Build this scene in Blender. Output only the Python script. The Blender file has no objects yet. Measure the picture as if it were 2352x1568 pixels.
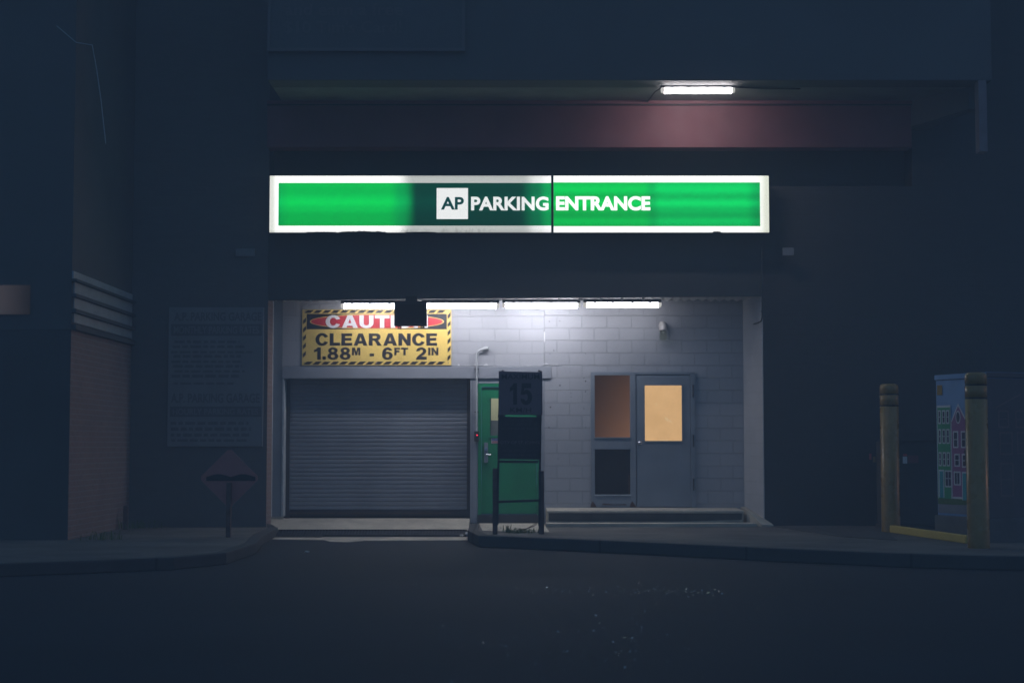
import bpy, bmesh, math, random
from mathutils import Vector, Matrix
R = math.radians
rnd = random.Random(7)
SC = bpy.context.scene
COL = SC.collection

# ------------------------------------------------------------------ camera, world, exposure
W, H, F = 2352.0, 1568.0, 3800.0          # the photograph's frame (half size) and focal length in its pixels
EYE = 1.375
PITCH = math.atan((1025 - H / 2) / F)
cam_d = bpy.data.cameras.new('camera'); cam_d.sensor_width = 36.0; cam_d.lens = F / W * 36.0
cam_d.clip_end = 400
cam = bpy.data.objects.new('camera', cam_d); COL.objects.link(cam)
cam.location = (0, 0, EYE); cam.rotation_euler = (R(90) + PITCH, 0, 0)
cam_d.dof.use_dof = True; cam_d.dof.focus_distance = 25.5; cam_d.dof.aperture_fstop = 2.0
SC.camera = cam
world = bpy.data.worlds.new('World'); SC.world = world; world.use_nodes = True
bg = world.node_tree.nodes['Background']
bg.inputs['Color'].default_value = (0.094, 0.216, 0.405, 1); bg.inputs['Strength'].default_value = 0.68
SC.view_settings.view_transform = 'Standard'; SC.view_settings.look = 'None'
SC.view_settings.exposure = 0; SC.view_settings.gamma = 1
street_glow_d = bpy.data.lights.new('street_glow', 'SUN'); street_glow_d.energy = 0.13; street_glow_d.angle = R(8); street_glow_d.color = (1, .42, .22)
street_glow = bpy.data.objects.new('street_glow', street_glow_d); COL.objects.link(street_glow)  # weak warm directional light standing in for an unseen street lamp at right
street_glow.rotation_euler = Vector((-0.97, -0.10, -0.22)).to_track_quat('-Z', 'Y').to_euler()
SC.cycles.use_denoising = True
SC.cycles.max_bounces = 6; SC.cycles.volume_bounces = 2
SC.cycles.sample_clamp_indirect = 4

def at(px, py, Y):
    """the point at distance Y in front of the camera that a pixel of the photograph shows"""
    u = (px - W / 2) / F; v = (H / 2 - py) / F
    c, s = math.cos(PITCH), math.sin(PITCH)
    t = Y / (c - v * s)
    return Vector((u * t, Y, EYE + t * (s + v * c)))
def ax(px, Y, py=1025): return at(px, py, Y).x
def az(py, Y): return at(W / 2, py, Y).z

# ------------------------------------------------------------------ materials
MAT = {}
def nt(name):
    m = bpy.data.materials.new(name); m.use_nodes = True
    t = m.node_tree
    return m, t, t.nodes['Principled BSDF']
def N(t, kind, **kw):
    n = t.nodes.new(kind)
    for k, v in kw.items():
        if k in n.inputs.keys() if hasattr(n.inputs, 'keys') else False: n.inputs[k].default_value = v
        else: setattr(n, k, v)
    return n
def math_n(t, op, a, b=None, clamp=False):
    n = t.nodes.new('ShaderNodeMath'); n.operation = op; n.use_clamp = clamp
    for i, x in enumerate((a, b)):
        if x is None: continue
        if isinstance(x, (int, float)): n.inputs[i].default_value = x
        else: t.links.new(x, n.inputs[i])
    return n.outputs[0]
def mix_n(t, fac, a, b, blend='MIX'):
    n = t.nodes.new('ShaderNodeMix'); n.data_type = 'RGBA'; n.blend_type = blend
    for key, x in ((0, fac), (6, a), (7, b)):
        if isinstance(x, (int, float)): n.inputs[key].default_value = x
        elif isinstance(x, (tuple, list)): n.inputs[key].default_value = (*x[:3], 1)
        else: t.links.new(x, n.inputs[key])
    return n.outputs[2]
def noise_n(t, vec, scale, detail=4, rough=.55):
    n = t.nodes.new('ShaderNodeTexNoise'); n.inputs['Scale'].default_value = scale
    n.inputs['Detail'].default_value = detail; n.inputs['Roughness'].default_value = rough
    t.links.new(vec, n.inputs['Vector']); return n.outputs['Fac']
def pos_n(t):
    return t.nodes.new('ShaderNodeNewGeometry').outputs['Position']
def maprange(t, x, a, b, c=0.0, d=1.0):
    n = t.nodes.new('ShaderNodeMapRange'); t.links.new(x, n.inputs[0])
    for i, v in enumerate((a, b, c, d)): n.inputs[i + 1].default_value = v
    return n.outputs[0]
def bump_n(t, bsdf, h, strength=.3, dist=.01):
    b = t.nodes.new('ShaderNodeBump'); b.inputs['Strength'].default_value = strength
    b.inputs['Distance'].default_value = dist
    t.links.new(h, b.inputs['Height']); t.links.new(b.outputs[0], bsdf.inputs['Normal'])
    return b
def surf(name, col, rough=.6, var=.25, scale=3.0, bump=.15, bscale=60, metal=0.0, col2=None, spec=None):
    """a worn surface: two tones mixed by noise, fine bump"""
    m, t, b = nt(name)
    p = pos_n(t)
    c2 = col2 or tuple(x * (1 - var) for x in col)
    n = noise_n(t, p, scale, 6, .6)
    f = maprange(t, n, .35, .68)
    t.links.new(mix_n(t, f, col, c2), b.inputs['Base Color'])
    r = maprange(t, noise_n(t, p, scale * 2.3, 3), .3, .7, max(.05, rough - .12), min(1, rough + .12))
    t.links.new(r, b.inputs['Roughness'])
    b.inputs['Metallic'].default_value = metal
    if spec is not None: b.inputs['Specular IOR Level'].default_value = spec
    if bump: bump_n(t, b, noise_n(t, p, bscale, 3), bump, .004)
    MAT[name] = m
    return m
def glow(name, col, strength):
    m = bpy.data.materials.new(name); m.use_nodes = True; t = m.node_tree
    t.nodes.remove(t.nodes['Principled BSDF'])
    e = t.nodes.new('ShaderNodeEmission'); e.inputs[0].default_value = (*col, 1); e.inputs[1].default_value = strength
    t.links.new(e.outputs[0], t.nodes['Material Output'].inputs[0])
    MAT[name] = m
    return m, t, e
def bricks(name, c1, c2, cm, bw, bh, mortar, axis='X', ox=0.0, oz=0.0, rough=.75, bump=.5, bdist=.006, stain=.2, smooth=.15, joint_strength=1.0):
    """masonry laid on a wall that runs along X or Y"""
    m, t, b = nt(name)
    p = pos_n(t)
    s = t.nodes.new('ShaderNodeSeparateXYZ'); t.links.new(p, s.inputs[0])
    c = t.nodes.new('ShaderNodeCombineXYZ')
    t.links.new(math_n(t, 'ADD', s.outputs[axis], -ox), c.inputs[0])
    t.links.new(math_n(t, 'ADD', s.outputs['Z'], -oz), c.inputs[1])
    # a little waviness so that no joint is ruler-straight
    wob = t.nodes.new('ShaderNodeTexNoise'); wob.inputs['Scale'].default_value = 2.2; t.links.new(p, wob.inputs['Vector'])
    va = t.nodes.new('ShaderNodeVectorMath'); va.operation = 'MULTIPLY_ADD'
    t.links.new(wob.outputs['Color'], va.inputs[0]); va.inputs[1].default_value = (.012, .008, 0); t.links.new(c.outputs[0], va.inputs[2])
    k = t.nodes.new('ShaderNodeTexBrick'); t.links.new(va.outputs[0], k.inputs['Vector'])
    k.inputs['Scale'].default_value = 1; k.inputs['Brick Width'].default_value = bw; k.inputs['Row Height'].default_value = bh
    k.inputs['Mortar Size'].default_value = mortar; k.inputs['Mortar Smooth'].default_value = smooth
    k.inputs['Color1'].default_value = (*c1, 1); k.inputs['Color2'].default_value = (*c2, 1); k.inputs['Mortar'].default_value = (*cm, 1)
    n1 = noise_n(t, p, 1.6, 7, .65); n2 = noise_n(t, p, 14, 5, .6)
    f = math_n(t, 'MULTIPLY', maprange(t, n1, .42, .72), stain)
    col = mix_n(t, f, k.outputs['Color'], tuple(x * .45 for x in c1))
    f2 = math_n(t, 'MULTIPLY', maprange(t, n2, .5, .75), stain * .5)
    col = mix_n(t, f2, col, tuple(min(1, x * 1.25) for x in c2))
    t.links.new(col, b.inputs['Base Color']); b.inputs['Roughness'].default_value = rough
    b.inputs['Specular IOR Level'].default_value = .3
    # some joints are filled with paint and read softer than others
    jf = maprange(t, noise_n(t, p, 2.7, 2), .35, .65, .35, 1.0)
    h = math_n(t, 'SUBTRACT', 1.0, math_n(t, 'MULTIPLY', k.outputs['Fac'], jf))
    h = math_n(t, 'ADD', math_n(t, 'MULTIPLY', h, joint_strength), math_n(t, 'MULTIPLY', noise_n(t, p, 45, 4), .22))
    bump_n(t, b, h, bump, bdist)
    MAT[name] = m
    return m

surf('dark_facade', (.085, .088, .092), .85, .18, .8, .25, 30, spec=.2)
surf('left_facade', (.11, .112, .115), .9, .12, .8, .2, 30, spec=.1)
surf('upper_concrete', (.12, .12, .124), .85, .16, .6, .25, 25, spec=.2)
surf('soffit_grey', (.24, .24, .225), .8, .35, 1.4, .3, 22)
surf('pink_paint', (.215, .078, .09), .7, .22, 1.6, .2, 35)
surf('fin_paint', (.24, .185, .20), .8, .2, 4, .1, 60)
surf('grey_paint', (.27, .285, .32), .55, .14, 3.0, .12, 70)
surf('grey_steel', (.22, .25, .29), .5, .18, 2.5, .1, 80)
surf('shutter_grey', (.19, .206, .24), .5, .2, 2.0, .1, 60)
surf('pale_edge', (.50, .54, .57), .5, .25, 6.0, .1, 60)
surf('concrete', (.54, .49, .40), .85, .45, 2.2, .35, 40, col2=(.33, .30, .25))
surf('rib_metal', (.6, .6, .58), .5, .3, 6, .2, 40)
surf('pavement', (.16, .15, .135), .9, .4, 1.1, .35, 40, col2=(.085, .08, .078), spec=.25)
surf('riser_shade', (.10, .10, .10), .8, .35, 3, .3, 40, spec=.2)
surf('black_paint', (.035, .035, .038), .6, .3, 4, .1, 60, spec=.2)
surf('dark_metal', (.05, .05, .055), .55, .4, 5, .1, 60, spec=.25)
surf('rust', (.12, .055, .03), .85, .5, 14, .4, 50)
surf('iron', (.06, .06, .065), .5, .4, 10, .2, 80, metal=.6)
surf('wood', (.15, .10, .09), .8, .4, 9, .3, 50, spec=.2)
surf('green_paint', (.0, .23, .085), .45, .2, 2.2, .1, 60, col2=(.0, .18, .07))
surf('chrome', (.75, .75, .78), .22, .1, 5, 0, metal=1.0)
surf('conduit_grey', (.5, .52, .53), .45, .25, 6, .1, 60)
surf('rail_yellow', (.62, .44, .10), .55, .15, 2.5, .05, 40)
surf('yellow_plastic', (.35, .205, .065), .3, .25, 2.5, .05, 40)
surf('cabinet_grey', (.12, .125, .13), .7, .3, 3, .1, 60)
surf('sign_white', (.245, .23, .235), .6, .12, 3, 0)
surf('sign_ink', (.145, .14, .145), .6, .1, 3, 0)
surf('speed_white', (.22, .16, .175), .7, .12, 3, 0, spec=.1)
surf('speed_print', (.085, .075, .08), .7, .1, 3, 0, spec=.1)
surf('speed_ink', (.06, .06, .065), .7, .1, 3, 0, spec=.1)
surf('sign_orange', (.40, .16, .145), .6, .15, 3, 0)
surf('caution_yellow', (.86, .61, .16), .42, .10, 4, .05, 40)
surf('caution_red', (.62, .03, .045), .42, .10, 4, .05, 40)
surf('caution_black', (.022, .022, .03), .5, .2, 4, .05, 40)
surf('caution_white', (.82, .82, .84), .42, .04, 4, 0)
surf('weed_green', (.10, .17, .05), .8, .5, 30, 0)
surf('moss', (.015, .018, .012), .95, .4, 30, .3, 80)
surf('label_white', (.62, .60, .60), .6, .1, 8, 0)
surf('label_blue', (.06, .10, .38), .6, .1, 8, 0)
surf('label_red', (.55, .10, .10), .6, .1, 8, 0)
surf('siding', (.33, .36, .38), .6, .2, 2.0, .1, 60)
surf('lamp_body', (.55, .52, .50), .5, .3, 12, .15, 60)
surf('patch_plaster', (.62, .62, .63), .8, .2, 14, .3, 60)

surf('joint_paint', (.33, .335, .36), .7, .2, 5, .2, 60)
bricks('block_wall_a', (.38, .385, .41), (.355, .36, .385), (.335, .34, .365), .4, .2, .0065, 'X', -.868 + .2, .055, .6, .8, .012, .14)
bricks('block_wall_b', (.37, .375, .40), (.345, .35, .375), (.315, .32, .345), .4, .2, .008, 'X', .924 - .4, .07, .6, 1.0, .016, .16)
bricks('block_wing', (.43, .435, .46), (.40, .41, .43), (.37, .38, .40), .4, .2, .007, 'Y', 25.55, .03, .65, .6, .007, .2)
bricks('red_brick', (.25, .165, .15), (.20, .15, .14), (.26, .23, .22), .22, .075, .008, 'Y', .05, .02, .85, .7, .006, .3)
bricks('kerb_concrete', (.075, .075, .075), (.065, .065, .067), (.03, .03, .032), 1.7, 9, .014, 'X', .3, -1, .9, .5, .006, .4)
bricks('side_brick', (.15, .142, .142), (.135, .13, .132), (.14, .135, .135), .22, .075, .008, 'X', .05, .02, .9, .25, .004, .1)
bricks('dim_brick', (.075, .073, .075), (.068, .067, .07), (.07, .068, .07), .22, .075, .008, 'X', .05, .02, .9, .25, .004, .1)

def asphalt():
    m, t, b = nt('asphalt')
    p = pos_n(t)
    big = maprange(t, noise_n(t, p, .35, 5, .6), .35, .7)
    col = mix_n(t, big, (.030, .036, .045), (.022, .027, .034))
    fine = maprange(t, noise_n(t, p, 90, 3, .7), .45, .75)
    col = mix_n(t, math_n(t, 'MULTIPLY', fine, .5), col, (.075, .075, .075))
    s = t.nodes.new('ShaderNodeSeparateXYZ'); t.links.new(p, s.inputs[0])
    # long tyre-polished and patched bands that run along the street
    c = t.nodes.new('ShaderNodeCombineXYZ'); t.links.new(math_n(t, 'MULTIPLY', s.outputs[0], .12), c.inputs[0])
    t.links.new(math_n(t, 'MULTIPLY', s.outputs[1], 1.1), c.inputs[1])
    band = maprange(t, noise_n(t, c.outputs[0], 1.0, 4), .42, .66)
    col = mix_n(t, math_n(t, 'MULTIPLY', band, .35), col, (.032, .032, .034))
    t.links.new(col, b.inputs['Base Color'])
    b.inputs['Roughness'].default_value = .8; b.inputs['Specular IOR Level'].default_value = .2
    bump_n(t, b, math_n(t, 'ADD', noise_n(t, p, 120, 2), math_n(t, 'MULTIPLY', noise_n(t, p, 9, 3), .6)), .5, .006)
    MAT['asphalt'] = m
asphalt()

glow('tube_light', (.92, .92, 1.0), 25)
glow('tube_light_bright', (.92, .92, 1.0), 34)
glow('tube_light_new', (.92, .92, 1.0), 46)
glow('tube_light_old', (.92, .92, 1.0), 13)
glow('tube_end', (.95, .93, .88), .62)
glow('upper_tube_light', (1.0, .94, .97), 42)
glow('red_led', (1, .02, .06), 2.0)

def pane_glow(name, ca, cb, scale, strength, gx=None, gz=None):
    """a lit window: light from the room behind, uneven through a papered or dirty pane"""
    m, t, e = glow(name, ca, strength)
    p = pos_n(t)
    f = maprange(t, noise_n(t, p, scale, 4, .5), .3, .7)
    col = mix_n(t, f, ca, cb)
    if gx or gz:
        s = t.nodes.new('ShaderNodeSeparateXYZ'); t.links.new(p, s.inputs[0])
        fac = None
        for g, o in ((gx, 0), (gz, 2)):
            if not g: continue
            x = maprange(t, s.outputs[o], *g)
            fac = x if fac is None else math_n(t, 'MULTIPLY', fac, x)
        col = mix_n(t, 1.0, col, fac, 'MULTIPLY')
    t.links.new(col, e.inputs[0])
    return m

def glass_mat():
    m, t, b = nt('dark_glass')
    b.inputs['Base Color'].default_value = (.02, .02, .022, 1); b.inputs['Roughness'].default_value = .12
    b.inputs['Specular IOR Level'].default_value = .06
    MAT['dark_glass'] = m
    m, t, b = nt('clear_glass')
    b.inputs['Base Color'].default_value = (.72, .76, .60, 1); b.inputs['Roughness'].default_value = .12
    b.inputs['Transmission Weight'].default_value = 1.0; b.inputs['IOR'].default_value = 1.2
    MAT['clear_glass'] = m
    m, t, b = nt('shard')
    b.inputs['Base Color'].default_value = (.85, .9, .88, 1); b.inputs['Roughness'].default_value = .2
    b.inputs['Metallic'].default_value = .9
    MAT['shard'] = m
glass_mat()

# ------------------------------------------------------------------ mesh building
class MB:
    def __init__(s): s.v = []; s.f = []; s.m = []; s.mats = []; s.sm = []
    def mi(s, m):
        if m not in s.mats: s.mats.append(m)
        return s.mats.index(m)
    def add(s, vs, fs, m, smooth=False):
        o = len(s.v); s.v += [Vector(v) for v in vs]; k = s.mi(m)
        for f in fs: s.f.append([o + i for i in f]); s.m.append(k); s.sm.append(smooth)
        return s
    def box(s, x0, x1, y0, y1, z0, z1, m):
        vs = [(x, y, z) for z in (z0, z1) for x, y in ((x0, y0), (x1, y0), (x1, y1), (x0, y1))]
        return s.add(vs, [(3, 2, 1, 0), (4, 5, 6, 7), (0, 1, 5, 4), (1, 2, 6, 5), (2, 3, 7, 6), (3, 0, 4, 7)], m)
    def prism(s, pts, d, m):
        """closed outline (list of points) swept by the vector d"""
        n = len(pts); d = Vector(d); a = [Vector(p) for p in pts]
        return s.add(a + [p + d for p in a], [tuple(reversed(range(n))), tuple(range(n, 2 * n))] +
                     [(i, (i + 1) % n, n + (i + 1) % n, n + i) for i in range(n)], m)
    def tube(s, path, r, m, n=10, cap=True):
        path = [Vector(p) for p in path]; rings = []
        rs = r if isinstance(r, (list, tuple)) else [r] * len(path)
        prev = None
        for i, p in enumerate(path):
            d = (path[min(i + 1, len(path) - 1)] - path[max(i - 1, 0)]).normalized()
            if prev is None: a = d.orthogonal().normalized()
            else: a = (prev - d * prev.dot(d)).normalized()
            prev = a; b = d.cross(a)
            rings.append([p + (a * math.cos(2 * math.pi * k / n) + b * math.sin(2 * math.pi * k / n)) * rs[i] for k in range(n)])
        vs = [v for r_ in rings for v in r_]
        fs = [(i * n + k, i * n + (k + 1) % n, (i + 1) * n + (k + 1) % n, (i + 1) * n + k) for i in range(len(path) - 1) for k in range(n)]
        s.add(vs, fs, m, True)
        if cap: s.add(rings[0], [tuple(reversed(range(n)))], m); s.add(rings[-1], [tuple(range(n))], m)
        return s
    def lathe(s, prof, c, m, n=32):
        """profile of (radius, z) turned about the vertical through c"""
        c = Vector(c); vs = []
        for r, z in prof:
            for k in range(n):
                a = 2 * math.pi * k / n; vs.append(c + Vector((r * math.cos(a), r * math.sin(a), z)))
        fs = [(i * n + k, i * n + (k + 1) % n, (i + 1) * n + (k + 1) % n, (i + 1) * n + k) for i in range(len(prof) - 1) for k in range(n)]
        return s.add(vs, fs, m, True)
    def build(s, name, parent=None, bevel=0, origin=None):
        o = Vector(origin) if origin is not None else (Vector(parent['_at']) if parent is not None and '_at' in parent else Vector((0, 0, 0)))
        me = bpy.data.meshes.new(name)
        me.from_pydata([v - o for v in s.v], [], s.f)
        for m in s.mats: me.materials.append(MAT[m])
        me.polygons.foreach_set('material_index', s.m); me.polygons.foreach_set('use_smooth', s.sm)
        bm = bmesh.new(); bm.from_mesh(me)
        bmesh.ops.recalc_face_normals(bm, faces=bm.faces)
        if bevel:
            es = [e for e in bm.edges if len(e.link_faces) == 2 and not e.smooth or (len(e.link_faces) == 2 and e.calc_face_angle(0) > .9)]
            bmesh.ops.bevel(bm, geom=es, offset=bevel, segments=2, affect='EDGES', profile=.6)
        bm.to_mesh(me); bm.free(); me.update()
        ob = bpy.data.objects.new(name, me); COL.objects.link(ob)
        if parent is not None: ob.parent = parent
        elif origin is not None: ob.location = o
        if parent is not None: ob['_at'] = tuple(o)
        return ob

def tag(o, label=None, cat=None, group=None, kind=None):
    for k, v in (('label', label), ('category', cat), ('group', group), ('kind', kind)):
        if v: o[k] = v
    return o
def thing(name, loc, label, cat, group=None):
    o = bpy.data.objects.new(name, None); COL.objects.link(o); o.location = loc; o['_at'] = tuple(loc)
    o.empty_display_size = .2
    return tag(o, label, cat, group)
def copy_thing(root, loc, label, rz=0.0):
    def cp(o, par):
        c = o.copy(); COL.objects.link(c)
        if par is not None: c.parent = par; c.matrix_parent_inverse = Matrix()
        for ch in o.children: cp(ch, c)
        return c
    c = cp(root, None); c.location = loc; c.rotation_euler = (0, 0, rz); c['label'] = label
    return c
def wallplane(x0, x1, z0, z1, y, m, depth=.004, mb=None):
    mb = mb or MB(); return mb.box(x0, x1, y - depth, y, z0, z1, m)

# ---- lettering ----------------------------------------------------
def curve_mesh(cu, name):
    ob = bpy.data.objects.new('tmp', cu); COL.objects.link(ob)
    dg = bpy.context.evaluated_depsgraph_get(); dg.update()
    me = bpy.data.meshes.new_from_object(ob.evaluated_get(dg))
    bpy.data.objects.remove(ob); me.name = name
    return me
def fit_letters(me, name, x0, x1, z0, z1, y, mat, parent, depth=.004, xform=None):
    """flat lettering mesh scaled into the box x0..x1, z0..z1 on the plane y, facing -Y"""
    xs = [v.co.x for v in me.vertices]; ys = [v.co.y for v in me.vertices]; zs = [v.co.z for v in me.vertices]
    sx = (x1 - x0) / (max(xs) - min(xs)); sy = (z1 - z0) / (max(ys) - min(ys)); zr = max(1e-6, max(zs) - min(zs))
    o = Vector(parent['_at']) if parent is not None else Vector((0, 0, 0))
    for v in me.vertices:
        p = Vector((x0 + (v.co.x - min(xs)) * sx, y - depth * (v.co.z - min(zs)) / zr, z0 + (v.co.y - min(ys)) * sy))
        if xform: p = xform(p)
        v.co = p - o
    me.materials.clear(); me.materials.append(MAT[mat])
    ob = bpy.data.objects.new(name, me); COL.objects.link(ob); ob.parent = parent
    return ob
def text(body, name, x0, x1, z0, z1, y, mat, parent, bold=.02, space=1.0, xform=None):
    cu = bpy.data.curves.new('tmp', 'FONT'); cu.body = body; cu.offset = bold; cu.extrude = .01; cu.space_character = space
    cu.resolution_u = 6
    return fit_letters(curve_mesh(cu, name), name, x0, x1, z0, z1, y, mat, parent, xform=xform)

def ell(cx, cy, rx, ry, a0, a1, n=22):
    return [(cx + rx * math.cos(R(a0 + (a1 - a0) * i / n)), cy + ry * math.sin(R(a0 + (a1 - a0) * i / n))) for i in range(n + 1)]
def full(cx, cy, rx, ry, n=36): return ell(cx, cy, rx, ry, 0, 360, n)[:-1]
def eight():
    def wd(y):
        o = []
        for cx, cy, rx, ry in ((.43, .745, .375, .265), (.43, .285, .43, .295)):
            q = 1 - ((y - cy) / ry) ** 2
            if q > 0: o.append(rx * math.sqrt(q))
        return max(o) if o else 0
    ys = [-.01 + 1.02 * (.5 - .5 * math.cos(math.pi * i / 40)) for i in range(41)]
    return [[(.43 + wd(y), y) for y in ys] + [(.43 - wd(y), y) for y in reversed(ys[1:-1])],
            full(.43, .735, .125, .10), full(.43, .28, .155, .125)]
GL = {   # heavy grotesque capitals: outline first, then its counters; (width, loops)
 'C': (.95, [ell(.49, .5, .49, .52, 25, 335) + [(.68, .36)] + ell(.49, .5, .21, .31, 325, 35) + [(.68, .64)]]),
 'A': (1.02, [[(0, 0), (.36, 1), (.66, 1), (1.02, 0), (.72, 0), (.67, .165), (.34, .165), (.29, 0)], [(.405, .38), (.605, .38), (.505, .72)]]),
 'U': (.90, [[(0, 1), (0, .38)] + ell(.45, .38, .45, .40, 180, 360) + [(.90, 1), (.62, 1), (.62, .37)] + ell(.45, .37, .17, .17, 360, 180) + [(.28, 1)]]),
 'T': (.92, [[(0, 1), (0, .76), (.32, .76), (.32, 0), (.60, 0), (.60, .76), (.92, .76), (.92, 1)]]),
 'I': (.30, [[(0, 0), (0, 1), (.29, 1), (.29, 0)]]),
 'O': (.98, [full(.49, .5, .49, .52), full(.49, .5, .20, .30)]),
 'N': (.90, [[(0, 0), (0, 1), (.27, 1), (.63, .44), (.63, 1), (.90, 1), (.90, 0), (.63, 0), (.27, .56), (.27, 0)]]),
 'L': (.76, [[(0, 0), (0, 1), (.28, 1), (.28, .24), (.76, .24), (.76, 0)]]),
 'E': (.80, [[(0, 0), (0, 1), (.79, 1), (.79, .78), (.28, .78), (.28, .63), (.74, .63), (.74, .41), (.28, .41), (.28, .22), (.80, .22), (.80, 0)]]),
 'F': (.74, [[(0, 0), (0, 1), (.74, 1), (.74, .78), (.28, .78), (.28, .61), (.66, .61), (.66, .39), (.28, .39), (.28, 0)]]),
 'R': (.96, [[(0, 0), (0, 1), (.50, 1)] + ell(.56, .71, .30, .29, 90, -60, 16) + [(.66, .42), (.74, .34), (.96, 0), (.64, 0), (.46, .34), (.38, .40), (.28, .41), (.28, 0)],
             [(.28, .60), (.48, .60)] + ell(.50, .695, .09, .095, -90, 90, 10) + [(.28, .79)]]),
 'M': (1.06, [[(0, 0), (0, 1), (.38, 1), (.53, .40), (.68, 1), (1.06, 1), (1.06, 0), (.82, 0), (.82, .72), (.64, 0), (.42, 0), (.24, .72), (.24, 0)]]),
 '1': (.56, [[(.0, .60), (.0, .79), (.17, .87), (.29, 1), (.54, 1), (.54, 0), (.26, 0), (.26, .69)]]),
 '2': (.86, [[(.03, .68)] + ell(.43, .70, .40, .31, 172, -35, 20) + [(.60, .38), (.42, .245), (.86, .245), (.86, 0), (0, 0), (.06, .17), (.20, .32), (.42, .49), (.53, .60)] + ell(.43, .69, .135, .13, -15, 170, 12)]),
 '6': (.86, [ell(.44, .49, .43, .52, 32, 180, 20) + [(.01, .36)] + ell(.43, .33, .42, .345, 180, 360, 20) + ell(.43, .33, .42, .325, 0, 100, 14) + [(.29, .60), (.31, .69), (.36, .77), (.44, .805), (.52, .79), (.565, .735)],
            full(.43, .325, .145, .155)]),
 '8': (.86, eight()),
 '.': (.28, [[(0, 0), (0, .26), (.27, .26), (.27, 0)]]),
 '-': (.42, [[(.04, .28), (.04, .50), (.40, .50), (.40, .28)]]),
 ' ': (.38, []),
}
def heavy(body, gap=.09):
    """body: list of (text, size, lift) runs"""
    cu = bpy.data.curves.new('tmp', 'CURVE'); cu.dimensions = '2D'; cu.fill_mode = 'BOTH'; cu.extrude = .01
    x = 0
    for run, size, lift in body:
        for ch in run:
            w, loops = GL[ch]
            for lp in loops:
                sp = cu.splines.new('POLY'); sp.points.add(len(lp) - 1); sp.use_cyclic_u = True
                for q, (a, b) in zip(sp.points, lp): q.co = (x + a * size, lift + b * size, 0, 1)
            x += (w + gap) * size
    return curve_mesh(cu, 'lettering')

# ------------------------------------------------------------------ the setting: ground
YF, YW, YU = 25.6, 26.4, 23.8      # facade plane, back of the recess, front of the floor above
ZP = .16                           # pavement height
def ground_pt(px, py, z): # where the pixel's ray meets the level z
    a = at(px, py, 20.0); d = (a - Vector((0, 0, EYE))); t = (z - EYE) / d.z
    q = Vector((0, 0, EYE)) + d * t; return (q.x, q.y)

def offset(pts, d):
    """polyline moved sideways to its left by d"""
    o = []
    for i, p in enumerate(pts):
        a = Vector(pts[max(i - 1, 0)]); b = Vector(pts[min(i + 1, len(pts) - 1)]); t = (b - a).normalized()
        o.append((p[0] - t.y * d, p[1] + t.x * d))
    return o
g = MB()
g.add([(-60, -40, 0), (60, -40, 0), (60, 60, 0), (-60, 60, 0)], [(0, 1, 2, 3)], 'asphalt')
tag(g.build('road'), kind='structure')
def slab(name, poly, z0, z1, m, bevel=.012):
    mb = MB(); mb.prism([(x, y, z0) for x, y in poly], (0, 0, z1 - z0), m)
    return tag(mb.build(name, bevel=bevel), kind='structure')
kr = [ground_pt(x, y, ZP) for x, y in ((1100, 1229), (1180, 1232), (1378, 1240), (1560, 1248), (1751, 1257), (2040, 1269), (2206, 1274), (2352, 1277))]
xa = ax(1080, YW)
far_x, far_y = kr[-1]
kr2 = [(xa, 26.39), (xa + .02, 24.2)] + kr + [(16, far_y - 1.5)]; inn2 = offset(kr2, .15)
pave = inn2 + [(16, 25.59), (4.2, 25.59), (3.9, 25.59), (3.68, 26.39)]
slab('pavement', pave, 0, ZP - .003, 'pavement')
kb = kr2 + list(reversed(inn2))
slab('kerb', kb, 0, ZP, 'kerb_concrete', .018)
# clean concrete pad before the green door
pad = [ground_pt(x, y, ZP) for x, y in ((1108, 1218), (1262, 1222), (1247, 1200), (1246, 1186.5), (1092, 1184.5))]
slab('path', pad, ZP - .002, ZP + .004, 'concrete', 0)
# concrete strip along the foot of the step and the pale patch beside the right wall
strip = [ground_pt(x, y, ZP) for x, y in ((1250, 1202), (1752, 1204), (1752, 1206.5), (1250, 1205.5))]
patch = [ground_pt(x, y, ZP) for x, y in ((1772, 1208), (1900, 1203), (2030, 1212), (2060, 1240), (1930, 1232))]
slab('path', patch, ZP - .002, ZP + .004, 'kerb_concrete', 0)
# left pavement
kl = [ground_pt(x, y, ZP - .02) for x, y in ((606, 1226), (588, 1246), (520, 1268), (400, 1279), (200, 1287), (0, 1294))]
kl2 = kl + [(-16, kl[-1][1] - 1.2)]
kl2 = [(-3.60, 25.59)] + kl2; il2 = offset(kl2, -.15); il2[0] = (-3.75, 25.59)
slab('pavement', il2 + [(-16, 25.59)], 0, ZP - .023, 'pavement')
slab('kerb', kl2 + list(reversed(il2)), 0, ZP - .02, 'kerb_concrete', .018)
# driveway apron falling from the threshold to the drain
x0, x1 = ax(622, YW) + .02, xa - .005
ap = MB()
zt = az(1191, YW)
pr = [(26.75, zt), (26.36, zt - .004), (25.62, .088), (25.60, -.02), (26.75, -.02)]
ap.prism([(x0, y, z) for y, z in pr], (x1 - x0, 0, 0), 'concrete')
gxe = ax(745, 25.4)
edge = [ground_pt(x, y, .02) for x, y in ((640, 1236), (745, 1237), (760, 1241), (800, 1242), (835, 1238.5), (950, 1238), (1090, 1237))]
ap.prism([(x0 - .05, 25.10, -.02)] + [(x, y, -.02) for x, y in edge] + [(x1, 25.22, -.02), (x1, 25.26, -.02), (gxe, 25.26, -.02), (gxe, 25.15, -.02), (x0 - .05, 25.15, -.02)], (0, 0, .026), 'concrete')
tag(ap.build('driveway'), kind='structure')
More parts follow.
